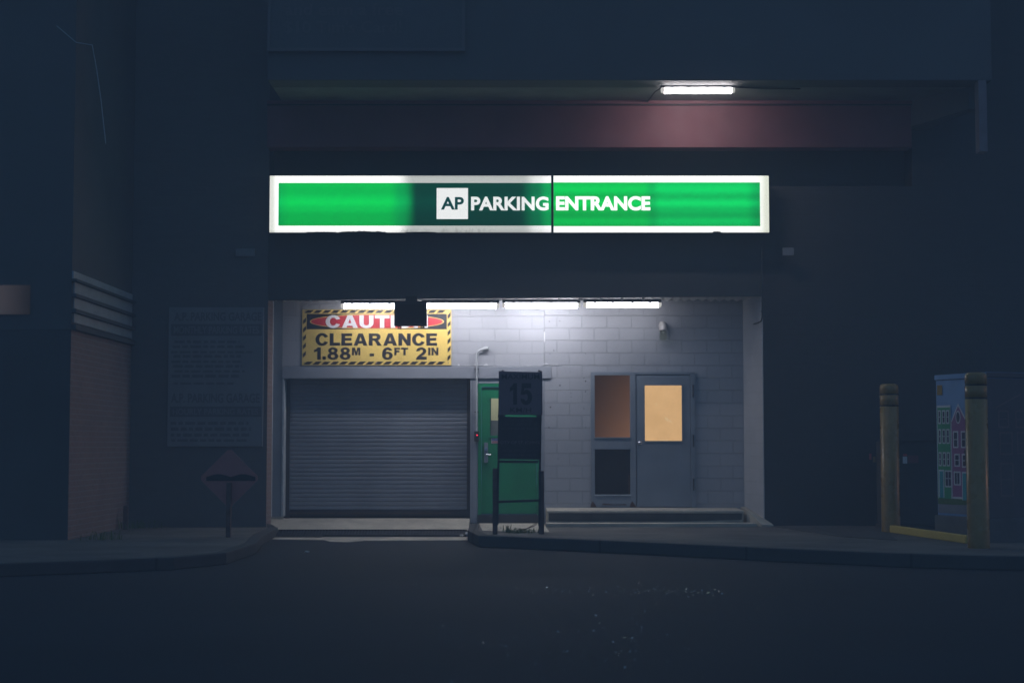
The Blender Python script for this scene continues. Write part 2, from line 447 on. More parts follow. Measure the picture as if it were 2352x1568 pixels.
# trench drain grating, lying on the last of the slope
gx0, gx1 = ax(640, 25.5), ax(1072, 25.5)
dr = thing('drain_grate', ((gx0 + gx1) / 2, 25.4, .0), 'long iron trench grating across the concrete at the foot of the garage ramp', 'drain grate')
def gz(y): return .004 + (y - 25.24) * (.080 / .36)
def gbar(mb, xa_, xb_, ya_, yb_, h0, h1, m): mb.prism([(xa_, ya_, gz(ya_) + h0), (xa_, yb_, gz(yb_) + h0), (xa_, yb_, gz(yb_) + h1), (xa_, ya_, gz(ya_) + h1)], (xb_ - xa_, 0, 0), m)
gxm = ax(745, 25.4)
d = MB(); gbar(d, gx0, gx1, 25.16, 25.598, -.05, .004, 'dark_metal'); d.build('channel', dr)
for a, b in ((25.57, 25.596), (25.27, 25.29)):
    d = MB(); gbar(d, gx0 if a > 25.5 else gxm, gx1, a, b, .006, .022, 'iron'); d.build('frame_bar', dr)
d = MB(); gbar(d, gx0, gxm, 25.16, 25.18, .006, .022, 'iron'); d.build('frame_bar', dr)
d = MB(); n = 62
for i in range(n):
    x = gx0 + (i + .5) * (gx1 - gx0) / n + rnd.uniform(-.003, .003)
    gbar(d, x - .008, x + .008, 25.182 if x < gxm else 25.292, 25.568, .006, .019, 'iron')
d.build('bars', dr)

# ------------------------------------------------------------------ the garage
G = thing('parking_garage', (0, YF, 0), 'dark multi-storey garage with a lit grey block entrance bay', 'building')
xL, xR = ax(613, YF), ax(1755, YF)
ZU = az(185, YU)                       # underside of the floor above
ZC = az(692, YW)                       # ceiling of the recess
zf_top = az(341, 25.45)
def bp(name, mb, bevel=0): return mb.build(name, G, bevel)
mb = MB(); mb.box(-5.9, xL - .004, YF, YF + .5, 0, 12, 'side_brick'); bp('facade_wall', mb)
mb = MB(); mb.box(xL - .003, xL, YF + .002, YF + .52, 0, az(690, YF), 'red_brick'); bp('brick_reveal', mb)
xu0, xu1 = ax(613, YU, 300), ax(2262, YU, 300) + .12
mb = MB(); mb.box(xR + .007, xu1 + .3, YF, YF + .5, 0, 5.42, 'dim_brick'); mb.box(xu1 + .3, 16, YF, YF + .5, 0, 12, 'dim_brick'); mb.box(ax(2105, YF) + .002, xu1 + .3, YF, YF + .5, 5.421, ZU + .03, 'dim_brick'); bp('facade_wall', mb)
wing = [(3.697, 26.7), (3.697, 26.4), (xR - .012, YF + .001), (xR + .004, YF + .001), (xR + .004, 26.7)]
mb = MB(); mb.prism([(x, y, 0) for x, y in wing], (0, 0, 3.75), 'block_wing'); bp('wing_wall', mb, .012)
# dark fascia above the bay: lower edge falls a little to the left
mb = MB()
fb = [(xL + .001, az(690, YF)), (xR + .006, az(680.5, YF)), (xR + .006, 5.42), (xL + .001, 5.42)]
mb.prism([(x, 25.588, z) for x, z in fb], (0, .045, 0), 'dark_facade'); bp('fascia', mb)
# ribbed metal soffit
mb = MB(); n = 110; X0, X1 = xL + .004, 3.88; prof = []
for i in range(n + 1):
    x = X0 + (X1 - X0) * i / n
    prof.append((x, ZC + (.028 if i % 2 else 0) + rnd.uniform(-.004, .004)))
vs = [(x, y, z) for y in (25.635, 26.42) for x, z in prof]
mb.add(vs, [(i, i + 1, n + 2 + i, n + 1 + i) for i in range(n)], 'rib_metal')
mb.box(X0, X1, 25.635, 26.42, ZC + .06, ZC + .1, 'soffit_grey'); bp('soffit', mb)
mb = MB()
mb.tube([(xL + .3, 25.74, ZC - .035), (-1.4, 25.74, ZC - .03), (.8, 25.75, ZC - .035), (2.3, 25.74, ZC - .03)], .013, 'conduit_grey', 8)
for i in range(16):
    x = -2.9 + i * .33; mb.box(x - .02, x + .02, 25.715, 25.765, ZC - .05, ZC + .004, 'conduit_grey')
bp('ceiling_conduit', mb)
# back walls of the bay
xj, xo0, xo1 = ax(622, YW), ax(652, YW), ax(1080, YW)
xg0, xg1 = ax(1098, YW), ax(1241, YW)
zl1, zl0 = az(842, YW), az(869, YW)
xs = ax(1250, YW)
def dots(mb, pts, y=YW):
    for px, py, r in pts:
        c = at(px, py, y); k = 7
        ring = [(c.x + r * math.cos(2 * math.pi * i / k) * rnd.uniform(.7, 1.2), y - .0025, c.z + r * math.sin(2 * math.pi * i / k) * rnd.uniform(.7, 1.3)) for i in range(k)]
        mb.add(ring, [tuple(range(k))], 'black_paint')
mb = MB(); mb.box(xo0 - .034, xs - .004, YW, YW + .3, zl1 + .003, ZC + .05, 'block_wall_a'); dots(mb, [(1155, 722, .006), (1040, 742, .005)]); bp('block_wall', mb)
mb = MB(); mb.box(xs + .006, 3.695, YW, YW + .3, zl1 + .003, ZC + .05, 'block_wall_b'); mb.box(ax(1266, YW) + .004, 3.695, YW, YW + .3, zl0 - .004, zl1 + .003, 'block_wall_b'); mb.box(xg1 + .005, 3.695, YW, YW + .3, 0, zl0 - .004, 'block_wall_b')
dots(mb, [(1262, 738, .010), (1286, 737, .010), (1272, 805, .011), (1263, 812, .008), (1345, 812, .008), (1286, 885, .013), (1341, 868, .009), (1345, 875, .012), (1345, 899, .012),
          (1311, 903, .007), (1312, 911, .008), (1264, 935, .014), (1341, 938, .010), (1261, 981, .010), (1345, 981, .008), (1282, 1053, .007), (1310, 853, .006), (1545, 765, .004)])
bp('block_wall', mb)
# vertical movement joint between the two wall pieces, with a scrap of pale sealant
mb = MB(); mb.box(xs - .008, xs + .004, YW - .002, YW + .01, zl1 + .01, ZC, 'joint_paint')
mb.box(ax(1249.5, YW), ax(1252.5, YW), YW - .006, YW - .002, az(785, YW), az(762, YW), 'patch_plaster'); bp('wall_joint', mb)
# plaster drips above the lintel
mb = MB()
for px0, px1, py0, py1 in ((1050, 1056, 833, 840), (1066, 1082, 836, 840), (1088, 1097, 834, 840), (1096, 1106, 836, 840), (1110, 1122, 832, 840), (1205, 1230, 837.5, 840.5), (1232, 1246, 838, 840.5), (1246, 1262, 833, 837), (1265, 1290, 836, 838)):
    a, b = ax(px0, YW), ax(px1, YW); z0, z1 = az(py1, YW), az(py0, YW); k = 8
    top = [(a + (b - a) * i / k, z0 + (z1 - z0) * rnd.uniform(.25, 1) * math.sin(math.pi * (i + .3) / (k + .6))) for i in range(k + 1)]
    mb = MB(); mb.prism([(a, YW - .010, z0)] + [(b, YW - .010, z0)] + [(x, YW - .010, z) for x, z in reversed(top)], (0, .007, 0), 'patch_plaster'); bp('plaster_patch', mb)
mb = MB(); mb.box(xj - .6, xo0 - .035, YW - .006, YW + .3, 0, ZC + .03, 'grey_steel')
mb.box(xj - .6, xo0 - .003, YW - .02, YW - .007, 0, az(1186, YW), 'concrete'); bp('jamb', mb)
mb = MB(); mb.box(xo0 - .032, xo0, YW - .012, YW + .26, az(1186, YW) + .002, zl0, 'pale_edge'); bp('corner_guard', mb, .004)
mb = MB(); mb.box(xj + .0, xj + .028, YW - .10, YW + .002, az(1186, YW) + .002, ZC, 'pale_edge'); bp('corner_guard', mb, .004)
mb = MB(); mb.box(xo0 - .035, ax(1266, YW), YW - .025, YW + .26, zl0, zl1, 'grey_paint'); bp('lintel', mb, .006)
mb = MB(); mb.box(xo1, xg0 - .003, YW - .006, YW + .26, ZP + .004, zl0 - .003, 'grey_paint'); mb.box(xo1 + .03, xo1 + .036, YW - .009, YW, ZP + .01, zl0 - .01, 'dark_metal'); bp('jamb', mb, .004)
mb = MB(); mb.box(xg0, xg1 + .01, YW + .002, YW + .3, az(880, YW), zl0 - .003, 'grey_paint'); mb.box(xg1 - .02, xg1 + .07, YW - .004, YW + .2, ZP + .01, zl0 - .004, 'grey_paint'); bp('door_surround', mb)
# roller shutter
RD = YW + .27
zs0, zs1 = az(1171, RD), zl0 + .1
mb = MB(); pitch = .0675; prof = []; z = zs0
while z < zs1:
    prof += [(RD + .006, z), (RD - .001, z + .004), (RD - .004, z + .014), (RD - .005, z + .034), (RD - .003, z + .056), (RD - .001, z + .062), (RD + .006, z + .066)]
    z += pitch
nx = 14; vs = []
for y, z in prof:
    for i in range(nx + 1):
        vs.append((xo0 + .03 + (xo1 - xo0 - .06) * i / nx, y + rnd.uniform(-.0008, .0008), z + rnd.uniform(-.0012, .0012)))
m1 = nx + 1
mb.add(vs, [(j * m1 + i, j * m1 + i + 1, (j + 1) * m1 + i + 1, (j + 1) * m1 + i) for j in range(len(prof) - 1) for i in range(nx)], 'shutter_grey')
sh = bp('roller_door', mb)
mb = MB(); mb.box(xo0 + .03, xo1 - .03, RD - .03, RD + .02, az(1184, RD), zs0 - .004, 'dark_metal')
mb.box(xo0 + .05, xo1 - .32, RD - .036, RD - .031, az(1179, RD), az(1177, RD), 'rust'); mb.build('bottom_bar', sh)
for a in (xo0 + .002, xo1 - .06):
    mb = MB(); mb.box(a, a + .058, RD - .04, RD + .05, zt - .02, zl0 + .02, 'dark_metal'); mb.build('guide_rail', sh)
mb = MB(); mb.box(xo0 - .3, xo1 + .02, RD + .06, RD + .2, 0, zl1, 'black_paint'); bp('inner_wall', mb)
# green door
zd0, zd1 = az(1181, YW), az(881, YW)
mb = MB()
mb.box(xg0, xg0 + .055, YW - .02, YW + .06, zd0, zd1, 'green_paint'); mb.box(xg1 - .055, xg1, YW - .02, YW + .06, zd0, zd1, 'green_paint')
mb.box(xg0 + .055, xg1 - .055, YW - .02, YW + .06, zd1 - .05, zd1, 'green_paint')
gw0, gw1, gz1, gz0 = ax(1127, YW), ax(1159, YW), az(914, YW), az(1002, YW)
for a, b, c, e in ((xg0 + .058, gw0, zd0 + .012, zd1 - .056), (gw1, xg1 - .058, zd0 + .012, zd1 - .056), (gw0, gw1, zd0 + .012, gz0), (gw0, gw1, gz1, zd1 - .056)):
    mb.box(a, b, YW + .004, YW + .05, c, e, 'green_paint')
gd = bp('green_door', mb)
pane_glow('green_pane', (.30, .31, .20), (.20, .21, .15), 2.0, .95, gz=(gz0, gz1, .55, 1.1))
surf('pane_dim', (.16, .17, .15), .4, .2, 4, 0)
mb = MB(); mb.box(gw0, gw1, YW + .02, YW + .03, az(965, YW), gz1, 'green_pane'); mb.box(gw0, gw1, YW + .02, YW + .03, gz0, az(965, YW), 'pane_dim'); mb.build('window_pane', gd)
mb = MB(); mb.box(gw0 - .03, gw1 + .03, YW - .012, YW + .003, gz0 - .02, gz0 + .012, 'green_paint'); mb.box(gw0 - .03, gw1 + .03, YW - .012, YW + .003, gz1 - .005, gz1 + .02, 'green_paint')
mb.box(gw0 - .004, gw0 + .006, YW - .003, YW + .003, gz0 + .013, gz1 - .006, 'dark_metal'); mb.build('window_frame', gd)
mb = MB(); mb.box(ax(1112, YW), ax(1121, YW), YW - .035, YW + .002, az(1062, YW), az(1016, YW), 'grey_steel')
mb.lathe([(.002, .0), (.022, .002), (.026, .02)], (0, 0, 0), 'chrome', 12) if False else None
mb.tube([(ax(1116.5, YW), YW - .036, az(1031, YW)), (ax(1116.5, YW), YW - .05, az(1031, YW))], .022, 'chrome', 14); lk = mb.build('door_lock', gd, .006)
mb = MB(); y = YW - .07; mb.tube([(ax(1115, YW), YW - .034, az(1043, YW)), (ax(1115, YW), y, az(1043, YW)), (ax(1118, YW), y - .004, az(1043, YW)), (ax(1128.5, YW), y, az(1043.6, YW))], .012, 'chrome', 10); mb.build('lever_handle', lk)
mb = MB(); nx0, nx1 = ax(1128.5, YW), ax(1158, YW); mb.box(nx0, nx1, YW + .0, YW + .003, az(1018, YW), az(1006, YW), 'label_white'); no = mb.build('notice', gd)
text('GRAB THE', 'lettering', nx0 + .012, nx1 - .015, az(1011.6, YW), az(1007.4, YW), YW - .001, 'label_blue', no, .03)
text('OUTSIDE HANDLE', 'lettering', nx0 + .012, nx1 - .015, az(1017, YW), az(1013, YW), YW - .001, 'label_red', no, .02)
mb = MB(); mb.box(xg0 - .01, xg1 + .03, YW - .05, YW + .02, ZP + .003, zd0 - .004, 'dark_metal'); bp('door_sill', mb)

# grey personnel door with side lights
fx0, fx1, fzt, fzb = ax(1357, YW), ax(1597, YW), az(854, YW), az(1164, YW)
FY = YW - .045
mb = MB()
a0, a1, a2 = ax(1366, YW), ax(1447, YW), ax(1460, YW)
zz = [az(v, YW) for v in (1164, 1136, 1030, 1005, 862, 854)]
mb.box(fx0, a0, FY, YW - .002, zz[0], zz[5], 'grey_steel'); mb.box(a1, a2, FY, YW - .002, zz[0], zz[5], 'grey_steel')
mb.box(fx1 - .075, fx1, FY, YW - .002, zz[0], zz[5], 'grey_steel')
mb.box(a0, a1, FY + .003, YW - .002, zz[0], zz[1], 'grey_steel'); mb.box(a0, a1, FY + .003, YW - .002, zz[2], zz[3], 'grey_steel'); mb.box(a0, a1, FY + .001, YW - .002, zz[4], zz[5], 'grey_steel')
mb.box(a2, fx1 - .075, FY + .001, YW - .002, az(860, YW), zz[5], 'grey_steel')
for px in (1362, 1452):   # rusted feet of the frame
    c = ax(px, YW); mb.prism([(c - .05, FY - .003, zz[0]), (c + .06, FY - .003, zz[0]), (c + .03, FY - .003, zz[0] + .05), (c - .005, FY - .003, zz[0] + .10), (c - .035, FY - .003, zz[0] + .06)], (0, .002, 0), 'rust')
mb.prism([(ax(1380, YW), FY, zz[0] + .03), (ax(1440, YW), FY, zz[0] + .03), (ax(1436, YW), FY, zz[0] + .055), (ax(1410, YW), FY, zz[0] + .045), (ax(1385, YW), FY, zz[0] + .065)], (0, .002, 0), 'rust')
sl = bp('window_frame', mb, .003)
pane_glow('amber_pane', (.24, .115, .062), (.20, .10, .06), 1.2, .62, gx=(a0, a1, .45, 1.15), gz=(zz[3], zz[4], 1.05, .40))
mb = MB(); mb.box(a0, a1, YW - .018, YW - .010, zz[3], zz[4], 'amber_pane'); mb.build('window_pane', sl)
mb = MB(); mb.box(a0, a1, YW - .018, YW - .010, zz[1], zz[2], 'dark_glass'); mb.box(a1 - .028, a1 - .012, YW - .021, YW - .0185, zz[1] + .01, az(1090, YW), 'rust'); mb.build('window_pane', sl)
for z_, o_ in ((zz[1], 1), (zz[3], 1), (zz[2], -1)):
    mb = MB(); mb.box(a0 - .012, a1 + .012, FY - .010, FY + .002, z_ - .008, z_ + .008, 'pale_edge' if z_ == zz[1] else 'grey_steel'); mb.build('window_bead', sl)
dx0, dx1 = a2 + .012, fx1 - .082
dzb, dzt = az(1163, YW), az(862, YW)
px0, px1, pz0, pz1 = ax(1481, YW), ax(1566, YW), az(1012, YW), az(885, YW)
mb = MB(); DY = YW - .034
for a, b, c, e in ((dx0, px0, dzb, dzt), (px1, dx1, dzb, dzt), (px0, px1, dzb, pz0), (px0, px1, pz1, dzt)): mb.box(a, b, DY, YW - .004, c, e, 'grey_steel')
gdoor = bp('grey_door', mb)
pane_glow('paper_pane', (.62, .38, .175), (.54, .325, .145), 4.0, 1.22)
mb = MB(); mb.box(px0, px1, YW - .020, YW - .012, pz0, pz1, 'paper_pane'); mb.build('window_pane', gdoor)
glow('pane_glint', (.80, .62, .38), 1.0)  # pale glints and foot highlight of the pane, painted as glowing strokes
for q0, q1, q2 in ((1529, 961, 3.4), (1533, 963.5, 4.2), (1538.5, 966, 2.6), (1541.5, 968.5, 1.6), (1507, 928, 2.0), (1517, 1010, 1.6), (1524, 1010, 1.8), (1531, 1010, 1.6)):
    mb = MB(); a = at(q0, q1, YW - .0215); mb.prism([(a.x - .008, a.y, a.z + q2 / 144), (a.x + .004, a.y, a.z + q2 / 150), (a.x + .011, a.y, a.z - q2 / 140), (a.x + .001, a.y, a.z - q2 / 150)], (0, .001, 0), 'pane_glint'); mb.build('pane_glint', gdoor)
mb = MB(); k = .022
mb.box(px0 - k, px1 + k, DY - .010, DY, pz1, pz1 + k, 'grey_steel'); mb.box(px0 - k, px1 + k, DY - .010, DY, pz0 - k, pz0, 'grey_steel')
mb.box(px0 - k, px0, DY - .010, DY, pz0, pz1, 'grey_steel'); mb.box(px1, px1 + k, DY - .010, DY, pz0, pz1, 'grey_steel'); mb.build('window_frame', gdoor)
kx, kz = ax(1468.5, YW), az(1016.5, YW)
mb = MB(); pts = [(DY - .001, .03), (DY - .012, .03), (DY - .014, .012), (DY - .03, .012), (DY - .036, .026), (DY - .05, .032), (DY - .064, .028), (DY - .072, .012), (DY - .073, .002)]
mb.tube([(kx, y, kz) for y, r in pts], [r for y, r in pts], 'chrome', 16); mb.build('doorknob', gdoor)
for py in (898, 1012, 1112):
    mb = MB(); c = ax(1592, YW); mb.tube([(c, DY - .014, az(py + 14, YW)), (c, DY - .014, az(py - 14, YW))], .011, 'dark_metal', 8); mb.box(c - .03, c + .03, DY - .006, DY + .004, az(py + 14, YW), az(py - 14, YW), 'grey_steel'); mb.build('hinge', gdoor)
# concrete step
zst = az(1165.5, YW)
st = MB(); sx0, sx1 = ax(1256, 25.6), ax(1706, 25.6)
st.prism([(sx0, 26.38, ZP), (sx0, 25.60, ZP), (sx0, 25.555, zst - .035), (sx0, 25.56, zst - .010), (sx0, 26.38, zst)], (sx1 - sx0, 0, 0), 'concrete')
st.prism([(sx0 + .015, 25.592, ZP + .054), (sx0 + .015, 25.546, zst - .04), (sx0 + .015, 25.553, zst - .04), (sx0 + .015, 25.598, ZP + .054)], (sx1 - sx0 - .03, 0, 0), 'riser_shade')  # dark sheet over the riser, its shade painted into the colour
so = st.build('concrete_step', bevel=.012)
tag(so, 'long low concrete step in front of the grey door', 'step')
# fix the worn lip of the step with a little unevenness
for v in so.data.vertices: v.co += Vector((0, rnd.uniform(-.006, .006), rnd.uniform(-.004, .004)))
mb = MB(); mb.box(sx0 - .02, 3.72, 25.22, 25.595, ZP - .01, ZP + .052, 'concrete'); bp('step_footing', mb, .008)
k = [(3.63, 26.39), (3.62, 25.60), (3.80, 25.30), (3.99, 25.36), (3.99, 25.59), (3.9, 25.6), (3.72, 26.39)]
mb = MB(); n = len(k); top = [.26, .24, .03, .02, .04, .10, .26]
mb.add([(x, y, ZP - .01) for x, y in k] + [(x, y, ZP + t) for (x, y), t in zip(k, top)], [tuple(reversed(range(n))), tuple(range(n, 2 * n))] + [(i, (i + 1) % n, n + (i + 1) % n, n + i) for i in range(n)], 'concrete')
bp('wall_foot', mb)
# floor above, its lit ceiling and pink wall
mb = MB(); mb.box(xu0, xu1, YU, YU + .5, ZU, 12, 'upper_concrete'); bp('upper_wall', mb, .02)
mb = MB(); mb.box(xu0 + .003, xu1 - .003, YU + .502, 27, ZU + .012, ZU + .3, 'soffit_grey'); bp('upper_ceiling', mb)
xe = ax(2105, 25.3); zb0, zb1 = az(339, 25.3), az(251, 25.3)
mb = MB(); mb.box(xL - .02, xu1 + .31, YF + .03, YF + .5, ZU + .02, 12, 'dim_brick'); bp('facade_wall', mb)
mb = MB(); mb.box(xL + .002, xe, 25.3, 25.62, zb0, ZU + .010, 'pink_paint'); bp('pink_beam', mb, .01)
mb = MB(); mb.box(xL + .002, xe, 25.25, 25.298, ZU - .040, ZU + .008, 'pink_paint'); mb.box(xL + .002, xe, 25.262, 25.296, ZU - .060, ZU - .043, 'dark_metal'); bp('cornice', mb)
mb = MB(); mb.box(xL - .3, xe + 1, 26.3, 26.5, 4.6, ZU + .02, 'upper_concrete'); mb.box(xL - .3, xe + 1, 25.9, 26.298, 4.6, 4.7, 'dark_facade'); bp('inner_wall', mb)
xq = ax(2262, YU)
eb = [(xe + .003, 25.62), (xe + .003, 25.3), (xq, YU + .502), (xq + .12, YU + .502), (xe + .3, 25.62)]
mb = MB(); n = len(eb); zz_ = [6.30, 6.30, 6.37, 6.37, 6.30]
mb.add([(x, y, z) for (x, y), z in zip(eb, zz_)] + [(x, y, ZU + .01) for x, y in eb], [tuple(reversed(range(n))), tuple(range(n, 2 * n))] + [(i, (i + 1) % n, n + (i + 1) % n, n + i) for i in range(n)], 'upper_concrete'); bp('end_beam', mb)
mb = MB(); mb.box(xq + .001, xq + .118, YU - .006, YU + .2, 5.645, ZU - .002, 'fin_paint'); bp('fin', mb)
# dark pipe running down the right edge of the bay
cw = thing('drain_pipe', (ax(1750, 25.42), 25.42, az(560, 25.42)), 'thin pipe down the right edge of the dark fascia, bent into the bay', 'pipe')
mb = MB(); q = 25.42
mb.tube([at(1750.5, 560, q), at(1750.5, 700, q), at(1750.5, 728, q), at(1748.5, 737, q + .01), at(1742, 740.5, 25.6), at(1731, 744, 25.9)], .012, 'dark_facade', 8); mb.build('pipe', cw)
for py in (600, 660, 715): c = at(1750.5, py, q); mb = MB(); mb.box(c.x - .02, c.x + .02, q - .016, q + .028, c.z - .008, c.z + .008, 'dark_metal'); mb.build('clamp', cw)

# ------------------------------------------------------------------ strip lights
def strip_light(origin, length, label, mat, group=None):
    o = thing('strip_light', origin, label, 'light', group)
    x, y, z = origin; h = length / 2
    mb = MB(); mb.prism([(x - h + .01, y - .062, z), (x - h + .01, y + .062, z), (x - h + .01, y + .05, z + .045), (x - h + .01, y - .05, z + .045)], (length - .02, 0, 0), 'dark_metal'); mb.build('housing', o, .004)
    n = 6; prof = [(y - .058 * math.cos(math.pi * i / n), z - .004 - .076 * math.sin(math.pi * i / n) ** .55) for i in range(n + 1)]
    mb = MB(); e = .055
    mb.prism([(x - h + e, a, b) for a, b in prof], (length - 2 * e, 0, 0), mat); mb.build('diffuser', o)
    for s in (-1, 1):
        mb = MB(); m = []
        for k_, sc in ((e + .001, 1.0), (.012, .88), (.004, .6)):
            m.append([(x + s * (h - k_), y + (a - y) * sc, z - .004 + (b - z + .004) * sc) for a, b in prof])
        n1 = len(prof)
        mb.add([p for r_ in m for p in r_], [(j * n1 + i, j * n1 + i + 1, (j + 1) * n1 + i + 1, (j + 1) * n1 + i) for j in range(2) for i in range(n1 - 1)] + [tuple(range(2 * n1, 3 * n1))], 'tube_end')
        mb.build('end_cap', o)
    for s in (-.7, -.25, .25, .7): mb = MB(); mb.box(x + s * h - .012, x + s * h + .012, y - .066, y - .058, z - .012, z + .012, 'dark_metal'); mb.build('clip', o)
    return o
LY = 25.78
zl = az(695.5, LY)
lab = ['leftmost glowing strip light, partly behind the hanging black box', 'glowing strip light between the hanging black box and the middle of the row',
       'glowing strip light just right of the middle of the row, above the speed sign', 'rightmost glowing strip light of the row, nearest the jar lamp']
s0 = None; zs = az(698, LY)
for i, (pa, pb) in enumerate(((780, 962), (966.5, 1148), (1152.5, 1335), (1339.5, 1522))):
    xm = ax((pa + pb) / 2, LY); ln = ax(pb, LY) - ax(pa, LY)
    loc = (xm, LY, az(697.5 - i * .9, LY))
    if s0 is None: s0 = strip_light(loc, ln, lab[0], 'tube_light', 'strip lights under the canopy')
    else:
        c_ = copy_thing(s0, loc, lab[i])
        for ch in c_.children:
            if ch.name.startswith('diffuser'):
                ch.material_slots[0].link = 'OBJECT'; ch.material_slots[0].material = MAT[('', 'tube_light_bright', 'tube_light_new', 'tube_light_old')[i]]
ul = strip_light((ax(1608.5, 24.2), 24.2, az(203, 24.2)), ax(1695, 24.2) - ax(1522, 24.2), 'single glowing strip light high under the upper floor, before the pink wall', 'upper_tube_light')
mb = MB(); x = ax(1608.5, 24.2)
mb.tube([(ax(1500, 24.35), 25.5, ZU - .01), (ax(1512, 24.35), 24.5, ZU - .012), (ax(1528, 24.2), 24.22, ZU - .012)], .012, 'dark_metal', 8); mb.build('cable', ul); mb = MB()
mb.tube([(ax(1690, 24.2), 24.2, ZU - .012), (ax(1760, 24.2), 24.25, ZU - .02), (ax(1850, 24.2), 24.3, ZU - .015)], .012, 'dark_metal', 8)
wr = mb.build('cable', ul)
a = az(203, 24.2)
for s in (-.4, .4): mb = MB(); mb.box(x + s - .04, x + s + .04, 24.16, 24.24, a + .046, ZU + .012, 'dark_metal'); mb.build('bracket', ul)

# ------------------------------------------------------------------ the green lit sign
SY = 25.28
S = thing('parking_sign', (0, SY, az(534, SY)), 'long green and white backlit sign reading AP PARKING ENTRANCE on the dark fascia', 'sign')
sx0, sxm0, sxm1, sx1 = ax(619.5, SY, 470), ax(1266.3, SY, 470), ax(1271, SY, 470), ax(1766, SY, 470)
sz1, sz0 = az(404, SY), az(534, SY)
mb = MB(); mb.box(sx0 + .004, sx1 - .004, SY + .004, 25.448, sz0 + .004, sz1 - .004, 'dark_metal')
mb.box(sxm0, sxm1, SY - .012, SY + .004, sz0 - .01, sz1 + .01, 'black_paint'); mb.build('cabinet', S)
def ramp(t, src, stops, interp='EASE'):
    n = t.nodes.new('ShaderNodeValToRGB'); n.color_ramp.interpolation = interp
    el = n.color_ramp.elements
    while len(el) > 1: el.remove(el[-1])
    for i, (p, c) in enumerate(stops):
        e = el[0] if i == 0 else el.new(p)
        e.position = p; e.color = (*c, 1) if isinstance(c, tuple) else (c, c, c, 1)
    t.links.new(src, n.inputs[0]); return n.outputs[0]
def sign_mat(name, px0, px1, xs_, zs_, grime=False):
    """a backlit plastic face: the tubes inside make it brighter and dimmer; one of them has died"""
    m, t, e = glow(name, (1, 1, 1), 1.0)
    p = pos_n(t); s = t.nodes.new('ShaderNodeSeparateXYZ'); t.links.new(p, s.inputs[0])
    fx = maprange(t, s.outputs[0], ax(px0, SY), ax(px1, SY))
    wob = math_n(t, 'MULTIPLY', math_n(t, 'SUBTRACT', noise_n(t, p, 1.5, 2), .5), .02)
    fx = math_n(t, 'ADD', fx, wob)
    c = ramp(t, fx, [((a - px0) / (px1 - px0), v) for a, v in xs_])
    fz = maprange(t, s.outputs[2], sz0, sz1)
    z = ramp(t, fz, [((534 - a) / 130.0, v) for a, v in sorted(zs_, key=lambda q: -q[0])])
    col = mix_n(t, 1.0, c, z, 'MULTIPLY')
    if grime:
        cz = t.nodes.new('ShaderNodeCombineXYZ'); t.links.new(math_n(t, 'MULTIPLY', s.outputs[0], 9), cz.inputs[0]); t.links.new(math_n(t, 'MULTIPLY', s.outputs[2], 3), cz.inputs[2])
        g_ = maprange(t, noise_n(t, cz.outputs[0], 1.6, 6, .7), .47, .68)
        low = maprange(t, fz, .02, .10, 1.0, 0.0)
        inx = ramp(t, fx, [(0, .0), (.40, .02), (.52, .75), (.58, .35), (.66, .9), (.76, .55), (.82, .08), (1, 0)])
        f = math_n(t, 'MULTIPLY', math_n(t, 'MULTIPLY', g_, low), inx)
        col = mix_n(t, f, col, (.07, .075, .06))
    t.links.new(col, e.inputs[0]); e.inputs[1].default_value = 1.26
GB, GD = (0, .58, .085), (0, .050, .030)
sign_mat('green_face_a', 619, 1266, [(619, (0, .40, .09)), (662, GB), (890, GB), (920, (0, .40, .085)), (955, GD), (1190, GD), (1236, (0, .20, .07)), (1262, (0, .42, .10))],
         [(420, .82), (440, .78), (465, 1.06), (480, .86), (495, .68), (518, .66)])
sign_mat('green_face_b', 1271, 1766, [(1271, GB), (1480, GB), (1500, (0, .46, .09)), (1520, (0, .62, .12)), (1715, (0, .62, .12)), (1745, (0, .42, .09))],
         [(420, .86), (435, 1.02), (452, .72), (467, 1.06), (482, .72), (495, .58), (508, .80), (519, .68)])
WB, WD = (1.05, 1.06, 1.02), (.46, .48, .46)
sign_mat('white_face_a', 619, 1266, [(619, (.72, .74, .68)), (628, WB), (905, WB), (945, WD), (1200, WD), (1240, (.80, .82, .80)), (1262, (1.0, 1.0, 1.0))], [(403, .9), (412, 1), (525, 1), (534, .80)], True)
sign_mat('white_face_b', 1271, 1766, [(1271, WB), (1735, WB), (1752, (.95, .97, .90)), (1766, (.70, .73, .62))], [(403, 1), (412, 1), (525, 1), (534, .9)])
sign_mat('letter_white_a', 619, 1266, [(619, (.82, .83, .82)), (1205, (.78, .80, .79)), (1230, (.95, .97, .95)), (1262, (1, 1, 1))], [(403, 1), (534, 1)])
glow('letter_white_b', (1, 1, 1), 1.35); glow('logo_green', (.0, .055, .052), 1.0)
def sign_box(x0, x1, z0, z1, y, d_, m, nm):
    mb = MB(); mb.box(x0, x1, y - d_, y, z0, z1, m); return mb.build(nm, S)
sign_box(sx0, sxm0 - .003, sz0, sz1, SY, .01, 'white_face_a', 'sign_face'); sign_box(sxm1 + .003, sx1, sz0, sz1, SY, .01, 'white_face_b', 'sign_face')
gz0_, gz1_ = az(518, SY), az(419.5, SY)
sign_box(ax(640, SY, 470), sxm0 - .003, gz0_ - .004, gz1_ - .008, SY - .010, .004, 'green_face_a', 'green_face'); sign_box(sxm1 + .003, ax(1745.5, SY, 470), gz0_ - .012, gz1_, SY - .010, .004, 'green_face_b', 'green_face')
lx0, lx1, lz0, lz1 = ax(1003, SY, 470), ax(1075, SY, 470), az(503.5, SY), az(432.5, SY)
sign_box(lx0, lx1, lz0, lz1, SY - .014, .003, 'letter_white_a', 'logo_square')
